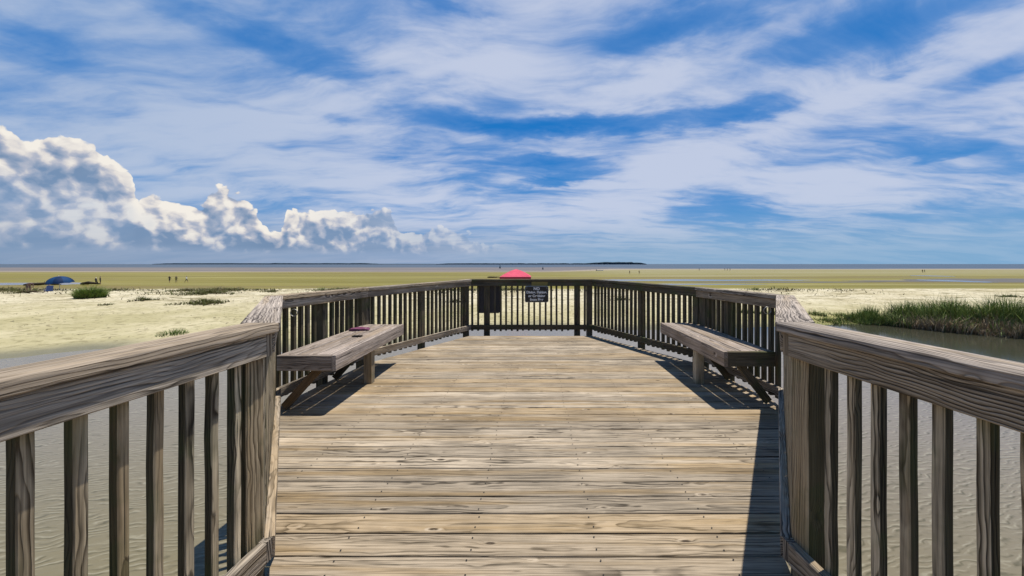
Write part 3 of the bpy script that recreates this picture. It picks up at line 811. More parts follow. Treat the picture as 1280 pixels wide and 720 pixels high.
# flotsam: dry stems and bits of reed lying on the sand
mb = MB(); r = random.Random(21)
for i in range(5200):
    y_ = 11.5 + 21 * r.random() ** .8; x = r.uniform(-1.5, 1.5) * y_
    if float(mnoise.noise(Vector((x * .25, y_ * .9, 5)))) < r.uniform(-.25, .35): continue
    if abs(x) < 12 and y_ < 15: continue
    z = -1.02 if y_ > 16 else -1.06
    if y_ < 18: z = float(ground(x, y_))
    if z < ZW + .03: continue
    z = float(ground(x, y_)) if y_ >= 18 and i % 2 == 0 else z
    a = r.uniform(0, 6.28); l = r.uniform(.03, .16); w = r.uniform(.008, .03)
    ca_, sa_ = math.cos(a), math.sin(a); zz = float(ground(x, y_)) + .012
    mb.raw([(x, y_, zz), (x - sa_ * w, y_ + ca_ * w, zz + .01), (x + ca_ * l, y_ + sa_ * l, zz + .02), (x + ca_ * l * .5 + sa_ * w, y_ + sa_ * l * .5 - ca_ * w, zz + .006)], [(0, 3, 2, 1)], 0 if r.random() < .7 else 1, [(.6, 0, 0)] * 4)
tag(mb.build('flotsam', [BROWN, DRYM]), 'scattered dry stems and reed bits lying on the pale sand', 'beach debris', None, 'stuff')
# short grass fringe along the spit
mb = MB()
for i in range(2600):
    t = r.random(); x = 10.2 + 4.6 * t; y_ = 18.2 - 1.2 * t + r.gauss(0, .25)
    k = .5 + .9 * mnoise.noise(Vector((x * 2.2, 0, 1)))
    if r.random() > k: continue
    blade(mb, x, y_, float(ground(x, y_)) - .02, r.uniform(.08, .26) * (.5 + k), r.uniform(.01, .03), r.uniform(.1, .9), r.uniform(0, 6.28), r, 3, 0)
tag(mb.build('shore_grass', [MARSH]), 'short green fringe of grass on the sand spit left of the marsh stand', 'grass', None, 'stuff')

# ================================================================= PEOPLE
def person_mat(name, legs, shorts, top, hair, skin=(.30, .17, .11), zs=(.47, .90, 1.42, 1.60)):
    m, g, b = new_mat(name)
    z = g.sep(g.n('ShaderNodeTexCoord').outputs['Object'])[2]
    c = g.mix(g.ss(z, zs[0] - .005, zs[0] + .005), legs, shorts); c = g.mix(g.ss(z, zs[1] - .005, zs[1] + .005), c, top)
    c = g.mix(g.ss(z, zs[2] - .005, zs[2] + .005), c, skin); c = g.mix(g.ss(z, zs[3] - .005, zs[3] + .005), c, hair)
    fin(g, b, c, .7); return m
SK = (.30, .17, .11)
def person(loc, rot, label, cols, pose='stand', zs=(.47, .90, 1.42, 1.60), scale=1.0, group=None):
    if pose == 'stand':
        J = dict(pel=(0, 0, .95), sp=(0, .01, 1.2), ch=(0, 0, 1.38), nk=(0, 0, 1.48), hd=(0, -.02, 1.60), tp=(0, -.01, 1.70),
                 sl=(.18, 0, 1.40), el=(.24, .02, 1.13), hl=(.25, -.08, .90), sr=(-.18, 0, 1.40), er=(-.24, .03, 1.13), hr=(-.26, -.05, .88),
                 kl=(.11, -.04, .50), fl=(.12, .06, .07), tl=(.13, -.12, .03), kr=(-.11, -.02, .50), fr=(-.12, .0, .07), tr=(-.13, -.17, .03), hpl=(.10, 0, .90), hpr=(-.10, 0, .90))
    elif pose == 'walk':
        J = dict(pel=(0, 0, .93), sp=(0, -.01, 1.18), ch=(0, -.03, 1.36), nk=(0, -.04, 1.46), hd=(0, -.07, 1.58), tp=(0, -.06, 1.68),
                 sl=(.18, -.03, 1.38), el=(.22, .13, 1.14), hl=(.20, .10, .92), sr=(-.18, -.03, 1.38), er=(-.23, -.12, 1.12), hr=(-.20, -.30, .98),
                 kl=(.10, -.20, .52), fl=(.10, -.26, .09), tl=(.10, -.42, .06), kr=(-.10, .08, .50), fr=(-.10, .33, .14), tr=(-.10, .22, .03), hpl=(.10, 0, .88), hpr=(-.10, 0, .88))
    elif pose == 'bend':
        J = dict(pel=(0, .1, .86), sp=(0, -.06, 1.0), ch=(0, -.26, 1.06), nk=(0, -.36, 1.06), hd=(0, -.46, 1.02), tp=(0, -.55, .98),
                 sl=(.17, -.27, 1.04), el=(.2, -.32, .78), hl=(.14, -.42, .55), sr=(-.17, -.27, 1.04), er=(-.2, -.30, .78), hr=(-.14, -.45, .53),
                 kl=(.12, .0, .47), fl=(.12, .08, .07), tl=(.12, -.1, .03), kr=(-.12, .02, .47), fr=(-.12, .1, .07), tr=(-.12, -.08, .03), hpl=(.10, .1, .82), hpr=(-.10, .1, .82))
    else:  # sit on a low chair
        J = dict(pel=(0, .05, .34), sp=(0, .14, .56), ch=(0, .2, .74), nk=(0, .2, .84), hd=(0, .16, .95), tp=(0, .17, 1.05),
                 sl=(.18, .2, .75), el=(.26, .1, .52), hl=(.22, -.14, .45), sr=(-.18, .2, .75), er=(-.26, .1, .52), hr=(-.22, -.12, .45),
                 kl=(.13, -.36, .44), fl=(.13, -.60, .08), tl=(.14, -.74, .06), kr=(-.13, -.38, .42), fr=(-.14, -.66, .08), tr=(-.15, -.80, .06), hpl=(.10, .02, .32), hpr=(-.10, .02, .32))
    rad = dict(pel=.135, sp=.125, ch=.145, nk=.058, hd=.098, tp=.07, sl=.062, el=.042, hl=.034, sr=.062, er=.042, hr=.034, kl=.062, fl=.042, tl=.032, kr=.062, fr=.042, tr=.032, hpl=.09, hpr=.09)
    E = [('pel', 'sp'), ('sp', 'ch'), ('ch', 'nk'), ('nk', 'hd'), ('hd', 'tp'), ('ch', 'sl'), ('sl', 'el'), ('el', 'hl'), ('ch', 'sr'), ('sr', 'er'), ('er', 'hr'),
         ('pel', 'hpl'), ('hpl', 'kl'), ('kl', 'fl'), ('fl', 'tl'), ('pel', 'hpr'), ('hpr', 'kr'), ('kr', 'fr'), ('fr', 'tr')]
    ks = list(J); me = bpy.data.meshes.new('person'); me.from_pydata([J[k] for k in ks], [(ks.index(a_), ks.index(b__)) for a_, b__ in E], [])
    o = bpy.data.objects.new('person', me); COL.objects.link(o)
    sm = o.modifiers.new('s', 'SKIN'); 
    for i, k in enumerate(ks):
        sv_ = me.skin_vertices[0].data[i]; sv_.radius = (rad[k], rad[k] * (.8 if k in ('ch', 'sp') else 1)); sv_.use_root = (k == 'pel')
    su = o.modifiers.new('u', 'SUBSURF'); su.levels = 1; su.render_levels = 1
    bpy.context.view_layer.update()
    me2 = bpy.data.meshes.new_from_object(o.evaluated_get(bpy.context.evaluated_depsgraph_get()))
    o.modifiers.clear(); o.data = me2; me2.materials.clear(); me2.materials.append(person_mat('clothes', *cols, zs=zs))
    me2.polygons.foreach_set('use_smooth', [True] * len(me2.polygons))
    o.location = loc; o.rotation_euler = (0, 0, R(rot)); o.scale = (scale,) * 3
    return tag(o, label, 'person', group)
def flat_at(px, py, zc=-3.31):
    D = (H - zc) * 460 / (py - 330); x = pt(px, D)
    z = float(ground(x, D)); z = max(z, ZSEA - .3)
    return (x, D, z)
DK = (.02, .02, .025)
person(flat_at(212, 353.3), 20, 'person in dark clothes on the olive flats, leftmost of the three strollers', (SK, DK, (.03, .025, .03), (.02, .015, .01)), 'walk', group='people strolling on the flats')
person(flat_at(220.3, 353.2), 200, 'person in olive clothes in the middle of the three strollers on the flats', (SK, (.12, .09, .04), (.20, .16, .07), (.06, .04, .02)), 'stand', group='people strolling on the flats')
person(flat_at(233, 353.3), 100, 'person with white top and dark shorts, rightmost of the three strollers on the flats', (SK, DK, (.75, .72, .68), (.12, .08, .05)), 'walk', group='people strolling on the flats')
person(flat_at(787, 342.8), 10, 'person walking far out on the flats, nearer the end railing of the distant pair', (SK, (.10, .06, .04), (.16, .09, .06), (.03, .02, .015)), 'walk', scale=1.05)
person(flat_at(799, 342.6), -20, 'person in brown walking alone, right of the distant pair partner', (SK, (.12, .07, .05), (.20, .10, .07), (.03, .02, .015)), 'stand', scale=1.02)
person(flat_at(1153, 340.6), 0, 'person in black far out on the sandbar above the marsh grass, left one of two', (DK, DK, DK, DK), 'stand')
person(flat_at(1155.6, 340.6), 60, 'person in black far out on the sandbar above the marsh grass, right one of two', (DK, DK, (.05, .04, .04), DK), 'walk')
for k, (px, lab) in enumerate(((874, 'tiny dark figure alone at the waterline beyond the right slanting railing'), (906, 'tiny dark figure at the waterline, left of the group of three'),
                               (909, 'tiny dark figure at the waterline, middle of the group of three'), (912.5, 'tiny dark figure at the waterline, right of the group of three'))):
    person(flat_at(px, 338.4, -3.36), 40 * k, lab, (DK, DK, (.03 + .02 * k, .03, .03), DK), 'stand' if k % 2 else 'walk')
person(flat_at(120, 355.6), 180, 'person in a white hat beside the driftwood behind the leafy bush', (DK, DK, (.10, .09, .09), (.8, .78, .74)), 'stand', zs=(.47, .90, 1.42, 1.54), scale=.95)
person(flat_at(125.3, 355.4), 150, 'person in dark clothes standing right of the white hatted one behind the bush', (SK, DK, DK, DK), 'stand', scale=1.08)
x, y_ = at(36, 366.0, -1.03)
person((x, y_, float(ground(x, y_))), 75, 'person with pale hat bending over near the driftwood left of the umbrella', (SK, (.10, .06, .05), (.12, .07, .06), (.7, .66, .6)), 'bend', zs=(.47, .8, 1.2, 1.3), scale=.72)
xu, yu = at(60.5, 366.5, -1.03)
person((xu, yu, float(ground(xu, yu))), 250, 'person reclining in the low blue beach chair below the umbrella', (SK, (.03, .05, .14), (.05, .08, .2), (.02, .02, .02)), 'sit', zs=(.3, .42, .82, .98), scale=.68)

# low beach chair
CHB = plain('chair_fabric', (.045, .085, .26), .8, 0, .3, 14); MET = plain('dull_tube', (.45, .45, .44), .4, .6)
ch = empty('beach_chair', (xu, yu, float(ground(xu, yu))), 'low blue fabric beach chair on the sand below the blue umbrella', 'beach chair')
def slab(name, pts4, th, mat, parent):
    mb = MB(); a_, b__, c_, d_ = [Vector(p) for p in pts4]; nn = (b__ - a_).cross(d_ - a_).normalized() * th
    mb.sweep([a_, b__, b__ + nn, a_ + nn], [d_, c_, c_ + nn, d_ + nn], n=3, bev=.004); o = mb.build(name, mat); o.parent = parent; return o
ch.scale = (.68,) * 3
ca, sa = math.cos(R(250)), math.sin(R(250))
def rt(x, y_, z): return (x * ca - y_ * sa, x * sa + y_ * ca, z)
slab('seat', [rt(-.27, -.28, .27), rt(.27, -.28, .27), rt(.27, .2, .20), rt(-.27, .2, .20)], .015, CHB, ch)
slab('backrest', [rt(-.27, .2, .20), rt(.27, .2, .20), rt(.27, .42, .88), rt(-.27, .42, .88)], .015, CHB, ch)
for s in (-1, 1):
    for q in (((s * .28, -.3, .0), (s * .28, -.26, .46)), ((s * .28, .3, 0), (s * .28, .18, .46))):
        mb = MB(); mb.tube(rt(*q[0]), rt(*q[1]), .013, .013); o = mb.build('leg', MET); o.parent = ch
    mb = MB(); mb.tube(rt(s * .28, -.28, .46), rt(s * .28, .32, .47), .018, .018); o = mb.build('armrest', MET); o.parent = ch
    mb = MB(); mb.tube(rt(s * .28, .16, .16), rt(s * .28, .43, .9), .013, .013); o = mb.build('back_frame', MET); o.parent = ch

# ================================================================= UMBRELLA
m_, g, b = new_mat('umbrella_cloth'); ob = g.n('ShaderNodeTexCoord').outputs['Object']
ang = g.m('FRACT', g.mul(g.m('ARCTAN2', g.sep(ob)[1], g.sep(ob)[0]), .6366)); gore = g.ss(g.m('ABSOLUTE', g.sub(ang, .5)), .22, .28)
fin(g, b, g.mix(gore, g.mix(g.noise(ob, 3, 3, .6), (.003, .016, .055), (.004, .026, .085)), (.006, .045, .13)), .7, g.noise(ob, 9, 3), .2, .02, .2)
UMB = m_
Du = 33.2; ux = pt(74.3, Du); zc = H - (355.0 - 330) / 460 * Du; gz = float(ground(ux, Du))
um = empty('beach_umbrella', (ux, Du, gz), 'dark blue beach umbrella tilted over the sand', 'umbrella')
tilt = empty('canopy_frame', (0, 0, 0)); COL.objects.unlink(tilt); bpy.data.objects.remove(tilt)
Ru, Hu = .87, .70
from mathutils import Matrix
Mt = Matrix.Translation(Vector((0, .05, zc - gz))) @ Matrix.Rotation(R(5), 4, 'X') @ Matrix.Rotation(R(-3), 4, 'Y')
mb = MB(); vs = []; fs = []; nr, na = 10, 64
for j in range(nr + 1):
    q = j / nr
    for i in range(na):
        t = 2 * math.pi * i / na; seg = (t / (math.pi / 4)) % 1; sc = abs(seg - .5) * 2     # 1 on ribs, 0 mid panel
        rad = Ru * math.sin(q * math.pi / 2 * .93) * (1 - .05 * (1 - sc ** 2) * q)
        z = Hu * math.cos(q * math.pi / 2 * .96) - .05 * q * q * (1 - sc ** 2) * -1
        vs.append((Mt @ Vector((rad * math.cos(t), rad * math.sin(t), z)))[:])
for j in range(nr):
    for i in range(na): fs.append((j * na + i, j * na + (i + 1) % na, (j + 1) * na + (i + 1) % na, (j + 1) * na + i))
mb.raw(vs, fs); o = mb.build('canopy', UMB); o.parent = um; o.data.polygons.foreach_set('use_smooth', [True] * len(o.data.polygons))
mb = MB(); mb.tube((0, 0, 0), (0, .0, zc - gz - .1), .02, .02); mb.tube((0, 0, zc - gz - .1), (Mt @ Vector((0, 0, Hu)))[:], .018, .018); o = mb.build('pole', MET); o.parent = um
mb = MB(); mb.tube((Mt @ Vector((0, 0, Hu - .01)))[:], (Mt @ Vector((0, 0, Hu + .09)))[:], .03, .012); o = mb.build('finial', WHT); o.parent = um
for k in range(8):
    t = math.pi / 4 * k; mb = MB(); pts = [(Mt @ Vector((Ru * math.sin(q * math.pi / 2 * .93) * math.cos(t), Ru * math.sin(q * math.pi / 2 * .93) * math.sin(t), Hu * math.cos(q * math.pi / 2 * .96) - .012))) for q in [0, .25, .5, .75, 1]]
    for p0, p1 in zip(pts, pts[1:]): mb.tube(p0, p1, .006, .006, 5)
    o = mb.build('rib', MET); o.parent = um

# ================================================================= PINK CANOPY TENT
m_, g, b = new_mat('pink_canvas'); ob = g.n('ShaderNodeTexCoord').outputs['Object']
fin(g, b, g.mix(g.noise(ob, 2, 4, .6), (.52, .05, .10), (.78, .13, .19)), .75, g.noise(ob, 3, 3), .6, .08, .2); PINK = m_
m_, g, b = new_mat('pink_valance'); fin(g, b, (.45, .02, .05), .6); PINKD = m_
Dt = 43.0; tx = pt(645, Dt); tz = float(ground(tx, Dt)); ez = H - (345.6 - 330) / 460 * Dt - tz; pz = H - (336.3 - 330) / 460 * Dt - tz; hw = 37.5 / 460 * Dt / 2
tent = empty('canopy_tent', (tx, Dt, tz), 'pink pop up canopy tent on the beach behind the end railing', 'tent')
n = 16; vs = []; fs = []
for i in range(n + 1):
    for j in range(n + 1):
        u, v = -1 + 2 * i / n, -1 + 2 * j / n
        rr = max(abs(u), abs(v)); rd = min(1.0, (rr ** 1.0)); z = ez + (pz - ez) * ((1 - rd) ** .92) - .10 * math.sin(rd * math.pi) * (1 - abs(abs(u) - abs(v))) * 0 + .05 * (1 - rd) * (1 - min(abs(u), abs(v)) / max(rr, 1e-3)) * 0
        z += .07 * math.sin(rd * math.pi) * (min(abs(u), abs(v)) / max(rr, 1e-3)) ** 2
        vs.append((u * hw, v * hw, z))
for i in range(n):
    for j in range(n): A = i * (n + 1) + j; fs.append((A, A + n + 1, A + n + 2, A + 1))
mb = MB(); mb.raw(vs, fs); o = mb.build('canopy', PINK); o.parent = tent
mb = MB()
for (a_, b__) in (((-1, -1), (1, -1)), ((1, -1), (1, 1)), ((1, 1), (-1, 1)), ((-1, 1), (-1, -1))):
    q = [(a_[0] * hw * 1.003, a_[1] * hw * 1.003), (b__[0] * hw * 1.003, b__[1] * hw * 1.003)]
    mb.raw([(q[0][0], q[0][1], ez - .22), (q[1][0], q[1][1], ez - .22), (q[1][0], q[1][1], ez + .01), (q[0][0], q[0][1], ez + .01)], [(0, 1, 2, 3)])
o = mb.build('valance', PINKD); o.parent = tent
for sx_ in (-1, 1):
    for sy_ in (-1, 1):
        mb = MB(); mb.box(sx_ * (hw - .05) - .02, sx_ * (hw - .05) + .02, sy_ * (hw - .05) - .02, sy_ * (hw - .05) + .02, -.3, ez - .02); o = mb.build('leg', MET); o.parent = tent

# ================================================================= DRIFTWOOD, BUOYS, BOATS
DRIFT = wood('driftwood', (.10, .075, .045), (.022, .016, .010), (.08, .05, .02), ring=.05, green=.2)
def log(label, loc, L, rad, rot, seed, bend=.25, branches=2, group='driftwood on the flats'):
    mb = MB(); rr = random.Random(seed); n = 22; m = 9; vs = []; fs = []
    for i in range(n + 1):
        t = i / n; x = (t - .5) * L; e = (math.sin(math.pi * min(1, max(0, t * .96 + .02))) ** .35)
        zc_ = rad * .7 + bend * math.sin(t * 3.0) + .1 * mnoise.noise(Vector((t * 4, seed, 0))); yc = .3 * mnoise.noise(Vector((t * 2, seed, 5)))
        for j in range(m):
            a = 2 * math.pi * j / m; q = rad * e * (1 - .45 * t) * (1 + .35 * mnoise.noise(Vector((t * 7, j * .9, seed))))
            vs.append((x, yc + q * math.cos(a), zc_ + q * math.sin(a)))
    for i in range(n):
        for j in range(m): fs.append((i * m + j, (i + 1) * m + j, (i + 1) * m + (j + 1) % m, i * m + (j + 1) % m))
    fs += [tuple(range(m)), tuple(reversed(range(n * m, n * m + m)))]
    mb.raw(vs, fs)
    for k in range(branches):
        x = rr.uniform(-.3, .4) * L; mb.tube((x, 0, rad), (x + rr.uniform(-.6, .6), rr.uniform(-.4, .4), rad + rr.uniform(.3, .8)), rad * .25, rad * .08, 6)
    o = mb.build('driftwood_log', DRIFT, None, True); o.location = loc; o.rotation_euler = (0, 0, R(rot)); return tag(o, label, 'driftwood', group)
l = flat_at(53, 357.6); log('longest dark driftwood log on the flats behind the blue umbrella', l, 7.4, .34, 3, 1)
l = flat_at(113, 356.6); log('dark driftwood log on the flats behind the leafy bush', l, 4.6, .42, -4, 2)
l = flat_at(617, 347.2); log('dark driftwood log on the flats left of the pink tent', l, 4.2, .30, 2, 3, .05, 0)
x, y_ = at(38, 367.0); log('short brown driftwood branch on the sand beside the bending person', (x, y_, float(ground(x, y_))), 1.9, .10, 8, 4, .08, 2, None)
m_, g, b = new_mat('buoy_paint'); fin(g, b, (.03, .05, .06), .5); BUOY = m_
def buoy(label, px, py, s):
    D = (H - ZSEA) * 460 / (py - 330.0); root = empty('buoy', (pt(px, D), D, ZSEA), label, 'buoy', 'channel buoys')
    mb = MB(); mb.tube((0, 0, -.3 * s), (0, 0, .35 * s), .7 * s, .7 * s, 14); o = mb.build('float', BUOY); o.parent = root
    mb = MB(); mb.tube((0, 0, .35 * s), (0, 0, 1.6 * s), .55 * s, .16 * s, 8); o = mb.build('tower', BUOY); o.parent = root
    mb = MB(); mb.tube((0, 0, 1.6 * s), (0, 0, 2.0 * s), .2 * s, .2 * s, 8); o = mb.build('lantern', BUOY); o.parent = root
buoy('dark buoy in the sea just left of the pink tent top', 625, 335.4, 1.7)
buoy('smaller buoy in the sea right of the pink tent', 678.6, 336.8, 1.2)
# skiff on the waterline
BW = plain('white_hull', (.75, .75, .74), .4, 0, .1)
def skiff(label, px, py, L, rot):
    D = (H - ZSEA) * 460 / (py - 330.0); root = empty('skiff', (pt(px, D), D, ZSEA + .02), label, 'boat', None); root.rotation_euler = (0, 0, R(rot))
    st = [(-.5, .30, .0, .55), (-.2, .36, -.1, .52), (.15, .34, -.1, .56), (.4, .18, .0, .68), (.5, .015, .3, .78)]
    vs = []; fs = []
    for (t, w, zb, zt) in st:
        vs += [(t * L, -w * L * .45, zt), (t * L, -w * L * .3, zb), (t * L, w * L * .3, zb), (t * L, w * L * .45, zt)]
    for i in range(4):
        for j in range(3): A = i * 4 + j; fs.append((A, A + 4, A + 5, A + 1))
    fs.append((0, 1, 2, 3)); mb = MB(); mb.raw(vs, fs); o = mb.build('hull', BW); o.parent = root
    mb = MB(); mb.box(-.05 * L, .05 * L, -.14 * L, .14 * L, .35, .42); o = mb.build('thwart', W_DARK); o.parent = root
    mb = MB(); mb.box(-.56 * L, -.5 * L, -.2, .2, .0, 1.0); o = mb.build('outboard_motor', BUOY); o.parent = root
skiff('white skiff lying at the waterline between the buoy and the distant walkers', 750, 338.6, 5.2, 15)

# ================================================================= WORLD
SUN_DIR = Vector((.21, .11, 1)).normalized()
el = math.asin(SUN_DIR.z); az = math.atan2(SUN_DIR.x, SUN_DIR.y)
w = bpy.data.worlds.new('World'); scene.world = w; w.use_nodes = True
g = NT(w.node_tree); nt = w.node_tree; g.dim = '2D'
bg = nt.nodes['Background']; bg.inputs['Strength'].default_value = .1
sky = g.n('ShaderNodeTexSky', sky_type='NISHITA'); sky.sun_disc = False; sky.sun_elevation = el; sky.sun_rotation = az
sky.air_density = 1.0; sky.dust_density = .6; sky.ozone_density = 2.0
d = g.vm('NORMALIZE', g.n('ShaderNodeTexCoord').outputs['Generated']); dx, dy, dz = g.sep(d)
A = g.m('ARCTAN2', dx, dy); E = g.m('ARCSINE', dz)
Ep = g.m('MAXIMUM', E, 0.0)
def azel(px, py):
    X = (px - 667) / 460.0; Z = (330 - py) / 460.0
    return math.atan(X), math.atan(Z / math.hypot(1, X))
# blue: deep above, pale at the horizon (nishita, tinted)
sk = g.mix(1.0, sky.outputs[0], (.46, .74, 1.25), 'MULTIPLY')
deepb = g.ramp(g.m('MULTIPLY', Ep, 1.4), [(0, (.20, .37, .56)), (.13, (.06, .28, .60)), (.38, (.006, .185, .56)), (.75, (.004, .165, .52)), (.88, (.004, .15, .50)), (1, (.018, .10, .28))])
blue = g.mix(.10, g.scalec(deepb, 10.0), sk)
# high thin cloud: fibrous streaks on a warped sheet
inv = g.m('DIVIDE', 1.0, g.add(g.m('MAXIMUM', dz, 0.0), .16))
qx, qy = g.mul(dx, inv), g.mul(dy, inv)
Q = g.comb(qx, qy, 0.0)
wp = g.noise(Q, .9, 3, .5, col=True)
Qw = g.vm('ADD', Q, g.vm('SCALE', g.vm('SUBTRACT', wp, (.5, .5, .5)), s=.5))
def streak(ang, sx_, sy_, scale, det, rough, seed, src=Qw):
    mp = g.n('ShaderNodeMapping', vector_type='POINT'); g.link(src, mp.inputs[0])
    mp.inputs['Rotation'].default_value = (0, 0, R(ang)); mp.inputs['Location'].default_value = (seed, seed * .7, 0)
    mp.inputs['Scale'].default_value = (sx_, sy_, 1); return g.noise(mp.outputs[0], scale, det, rough, .0)
s1 = streak(-24, .55, 1.5, 1.3, 7, .54, 3.1); s2 = streak(-34, .8, 2.4, 3.0, 6, .58, 8.3); s3 = streak(12, .9, 1.3, 3.2, 6, .55, 1.7)
fib = g.add(g.mul(s1, .62), g.add(g.mul(s2, .32), g.mul(s3, .14)))          # ~ .54 mean
# warped angular coordinates for placed holes and bright sheets
Aw = g.add(A, g.mul(g.sub(s1, .5), .22)); Ew = g.add(E, g.mul(g.sub(g.noise(g.comb(A, g.mul(E, 3.0), 0.0), 4.5, 5, .6), .5), .09))
def blob(px, py, wx, wy, rot, amt):
    a0, e0 = azel(px, py); a1, _ = azel(px + wx, py); _, e1 = azel(px, py - wy)
    mp = g.n('ShaderNodeMapping', vector_type='TEXTURE'); g.link(AEV, mp.inputs[0])
    mp.inputs['Location'].default_value = (a0, e0, 0); mp.inputs['Rotation'].default_value = (0, 0, R(rot)); mp.inputs['Scale'].default_value = (abs(a1 - a0), abs(e1 - e0), 1)
    ex = g.m('POWER', .3679, g.vm('DOT_PRODUCT', mp.outputs[0], mp.outputs[0]))
    return g.m('MULTIPLY_ADD', ex, amt, 0.0 if tot is None else tot)
AEV = g.comb(Aw, Ew, 0.0)
tot = None
for bdef in ((690, 158, 190, 13, -2, -.62), (690, 205, 95, 12, -6, -.55), (700, 227, 60, 6, 0, -.55), (330, 58, 190, 24, -4, -.42), (930, 133, 65, 14, 0, -.42),
             (1145, 195, 42, 7, 4, -.42), (910, 262, 75, 9, -6, -.36), (1120, 270, 120, 10, 2, -.22), (1090, 40, 320, 36, -4, -.36), (880, 15, 230, 30, 0, -.30), (10, 40, 60, 22, 0, -.35),
             (430, 150, 90, 6, 0, -.12), (250, 120, 170, 9, 3, -.14), (780, 60, 90, 22, 10, -.25), (560, 8, 60, 10, 0, -.2), (470, 38, 60, 18, 0, -.15), (1250, 95, 90, 16, 10, -.20),
             (560, 95, 150, 22, 14, .24), (420, 190, 160, 20, 0, .12), (870, 85, 160, 18, 10, .26), (1110, 100, 190, 20, 8, .34), (850, 215, 170, 34, 20, .30), (760, 120, 90, 16, 0, .2),
             (620, 190, 60, 9, 0, .24), (130, 110, 260, 35, 0, .16), (690, 270, 160, 16, 0, .16), (1100, 225, 180, 26, 6, .16), (640, 30, 120, 22, 20, .12), (200, 20, 190, 18, 0, .1)):
    tot = blob(*bdef)
cov = g.add(g.add(g.mul(g.sub(fib, .54), 2.2), .86), tot)
cov = g.mul(g.m('MULTIPLY', g.ss(cov, .03, 1.2), .90), g.sub(1.0, g.mul(g.ss(E, .62, .85), .85)))
cov = g.mul(cov, g.sub(1.0, g.mul(g.ss(dy, .10, -.35), .75)))  # unseen sky overhead and behind kept thin of cloud to deepen shadows
cir = g.mix(g.ss(cov, .35, .95), (2.1, 3.7, 6.8), (5.9, 6.45, 7.9))
tone = g.ss(A, -.2, -.95)
cir = g.mix(g.mul(tone, .45), cir, (3.3, 4.6, 6.4))
sky1 = g.mix(cov, blue, cir)
# haze toward the horizon
hz = g.ss(g.add(E, g.mul(g.sub(s1, .5), .03)), .15, .0)
hzc = g.ramp(g.m('ADD', g.mul(A, .5), .5), [(0, (2.3, 3.2, 4.7)), (.35, (3.0, 3.9, 5.6)), (.6, (2.7, 4.2, 6.0)), (1, (2.1, 4.1, 6.3))])
sky2 = g.mix(g.mul(hz, .86), sky1, hzc)
# cumulus bank on the left, a height profile over azimuth with billowing edges
prof = [(0, 146), (20, 148), (32, 158), (60, 154), (88, 164), (116, 172), (126, 190), (145, 200), (163, 214), (172, 238), (188, 226), (206, 240), (228, 236), (250, 248), (262, 236), (276, 231), (300, 240), (320, 256), (336, 286), (350, 288), (360, 262), (385, 264), (430, 258), (470, 260), (488, 264), (503, 286), (545, 284), (566, 286), (600, 300), (660, 308), (780, 325)]
tp = g.ramp(g.add(A, 1.0), [(max(0.0, azel(px, 200)[0] + 1.0), azel(px, min(py + (13 if px < 250 else 4), 326))[1] * 3) for px, py in prof] )
# (ramp stores 3x elevation)
top = g.m('DIVIDE', tp, 3.0)
left_fade = None
AE = g.comb(A, g.mul(E, 1.15), .3)
wc_ = g.noise(AE, 14, 4, .6, col=True)
AEw = g.vm('ADD', AE, g.vm('SCALE', g.vm('SUBTRACT', wc_, (.5, .5, .5)), s=.035))
def billow(off):
    v = g.vm('ADD', AEw, off)
    a_ = g.voro(v, 9.5, 'SMOOTH_F1', 0, .5, smooth=.35); b__ = g.voro(v, 25, 'SMOOTH_F1', 0, .5, smooth=.3); c_ = g.voro(v, 62, 'SMOOTH_F1', 0, .5, smooth=.3)
    n_ = g.noise(v, 60, 5, .65)
    return g.add(g.add(g.mul(g.sub(.5, a_), 1.15), g.mul(g.sub(.5, b__), .60)), g.add(g.mul(g.sub(.5, c_), .33), g.mul(g.sub(n_, .5), .30)))
b0 = billow((0, 0, 0)); b1 = billow((.010, .019, 0))
dens = g.add(g.sub(top, E), g.mul(g.sub(b0, .12), .036))
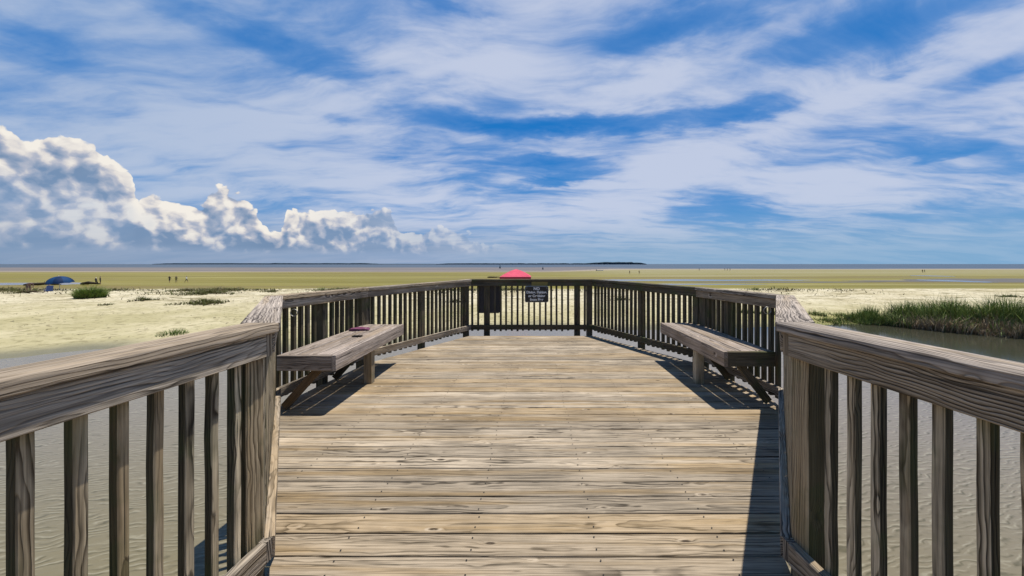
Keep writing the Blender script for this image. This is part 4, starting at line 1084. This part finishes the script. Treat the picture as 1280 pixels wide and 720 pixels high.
mask = g.ss(dens, .0, .0045)
lit = g.m('ADD', .40, g.mul(g.sub(b0, b1), 1.5))
edge = g.ss(dens, .062, .0)
big = g.noise(AE, 5.5, 3, .55)
lit = g.add(lit, g.add(g.mul(edge, .48), g.mul(g.sub(big, .56), 1.15)))
lit = g.m('SUBTRACT', lit, g.mul(g.ss(E, .07, .015), .35), clamp=True)
cc = g.ramp(lit, [(0, (.20, .31, .49)), (.26, (.34, .42, .57)), (.50, (.52, .55, .65)), (.74, (.84, .80, .77)), (1, (1.0, .95, .87))])
cc = g.scalec(cc, 9.0)
fade = g.mul(mask, g.mul(g.ss(E, .018, .040), g.ss(A, .06, -.42)))
fade = g.mul(fade, g.add(.55, g.mul(g.ss(A, -.30, -.62), .45)))
inner = g.ss(g.add(dens, g.mul(g.sub(big, .5), .12)), .16, .02)
fade = g.mul(fade, g.add(.55, g.mul(inner, .45)))
sky3 = g.mix(fade, sky2, cc)
g.link(sky3, bg.inputs['Color'])
try:
    w.cycles.sampling_method = 'MANUAL'; w.cycles.sample_map_resolution = 256
except Exception: pass

sd = bpy.data.lights.new('sun', 'SUN'); sd.energy = 5.0; sd.angle = R(.53); sd.color = (1, .95, .86)
so = bpy.data.objects.new('sun', sd); COL.objects.link(so); so.rotation_euler = (-SUN_DIR).to_track_quat('-Z', 'Y').to_euler(); so.location = (5, 5, 30)

# ================================================================= CAMERA
cd = bpy.data.cameras.new('camera'); cam = bpy.data.objects.new('camera', cd); COL.objects.link(cam)
cd.sensor_width = 36; cd.lens = 36 * 460 / 1280.0; cd.shift_x = -27 / 1280.0; cd.shift_y = -30 / 1280.0
cd.clip_start = .02; cd.clip_end = 100000
cam.location = (0, 0, H); cam.rotation_euler = (R(90), 0, 0)
scene.camera = cam
scene.view_settings.view_transform = 'Standard'; scene.view_settings.look = 'None'; scene.view_settings.exposure = 0; scene.view_settings.gamma = 1

scene.cycles.max_bounces = 6; scene.cycles.diffuse_bounces = 3; scene.cycles.glossy_bounces = 3
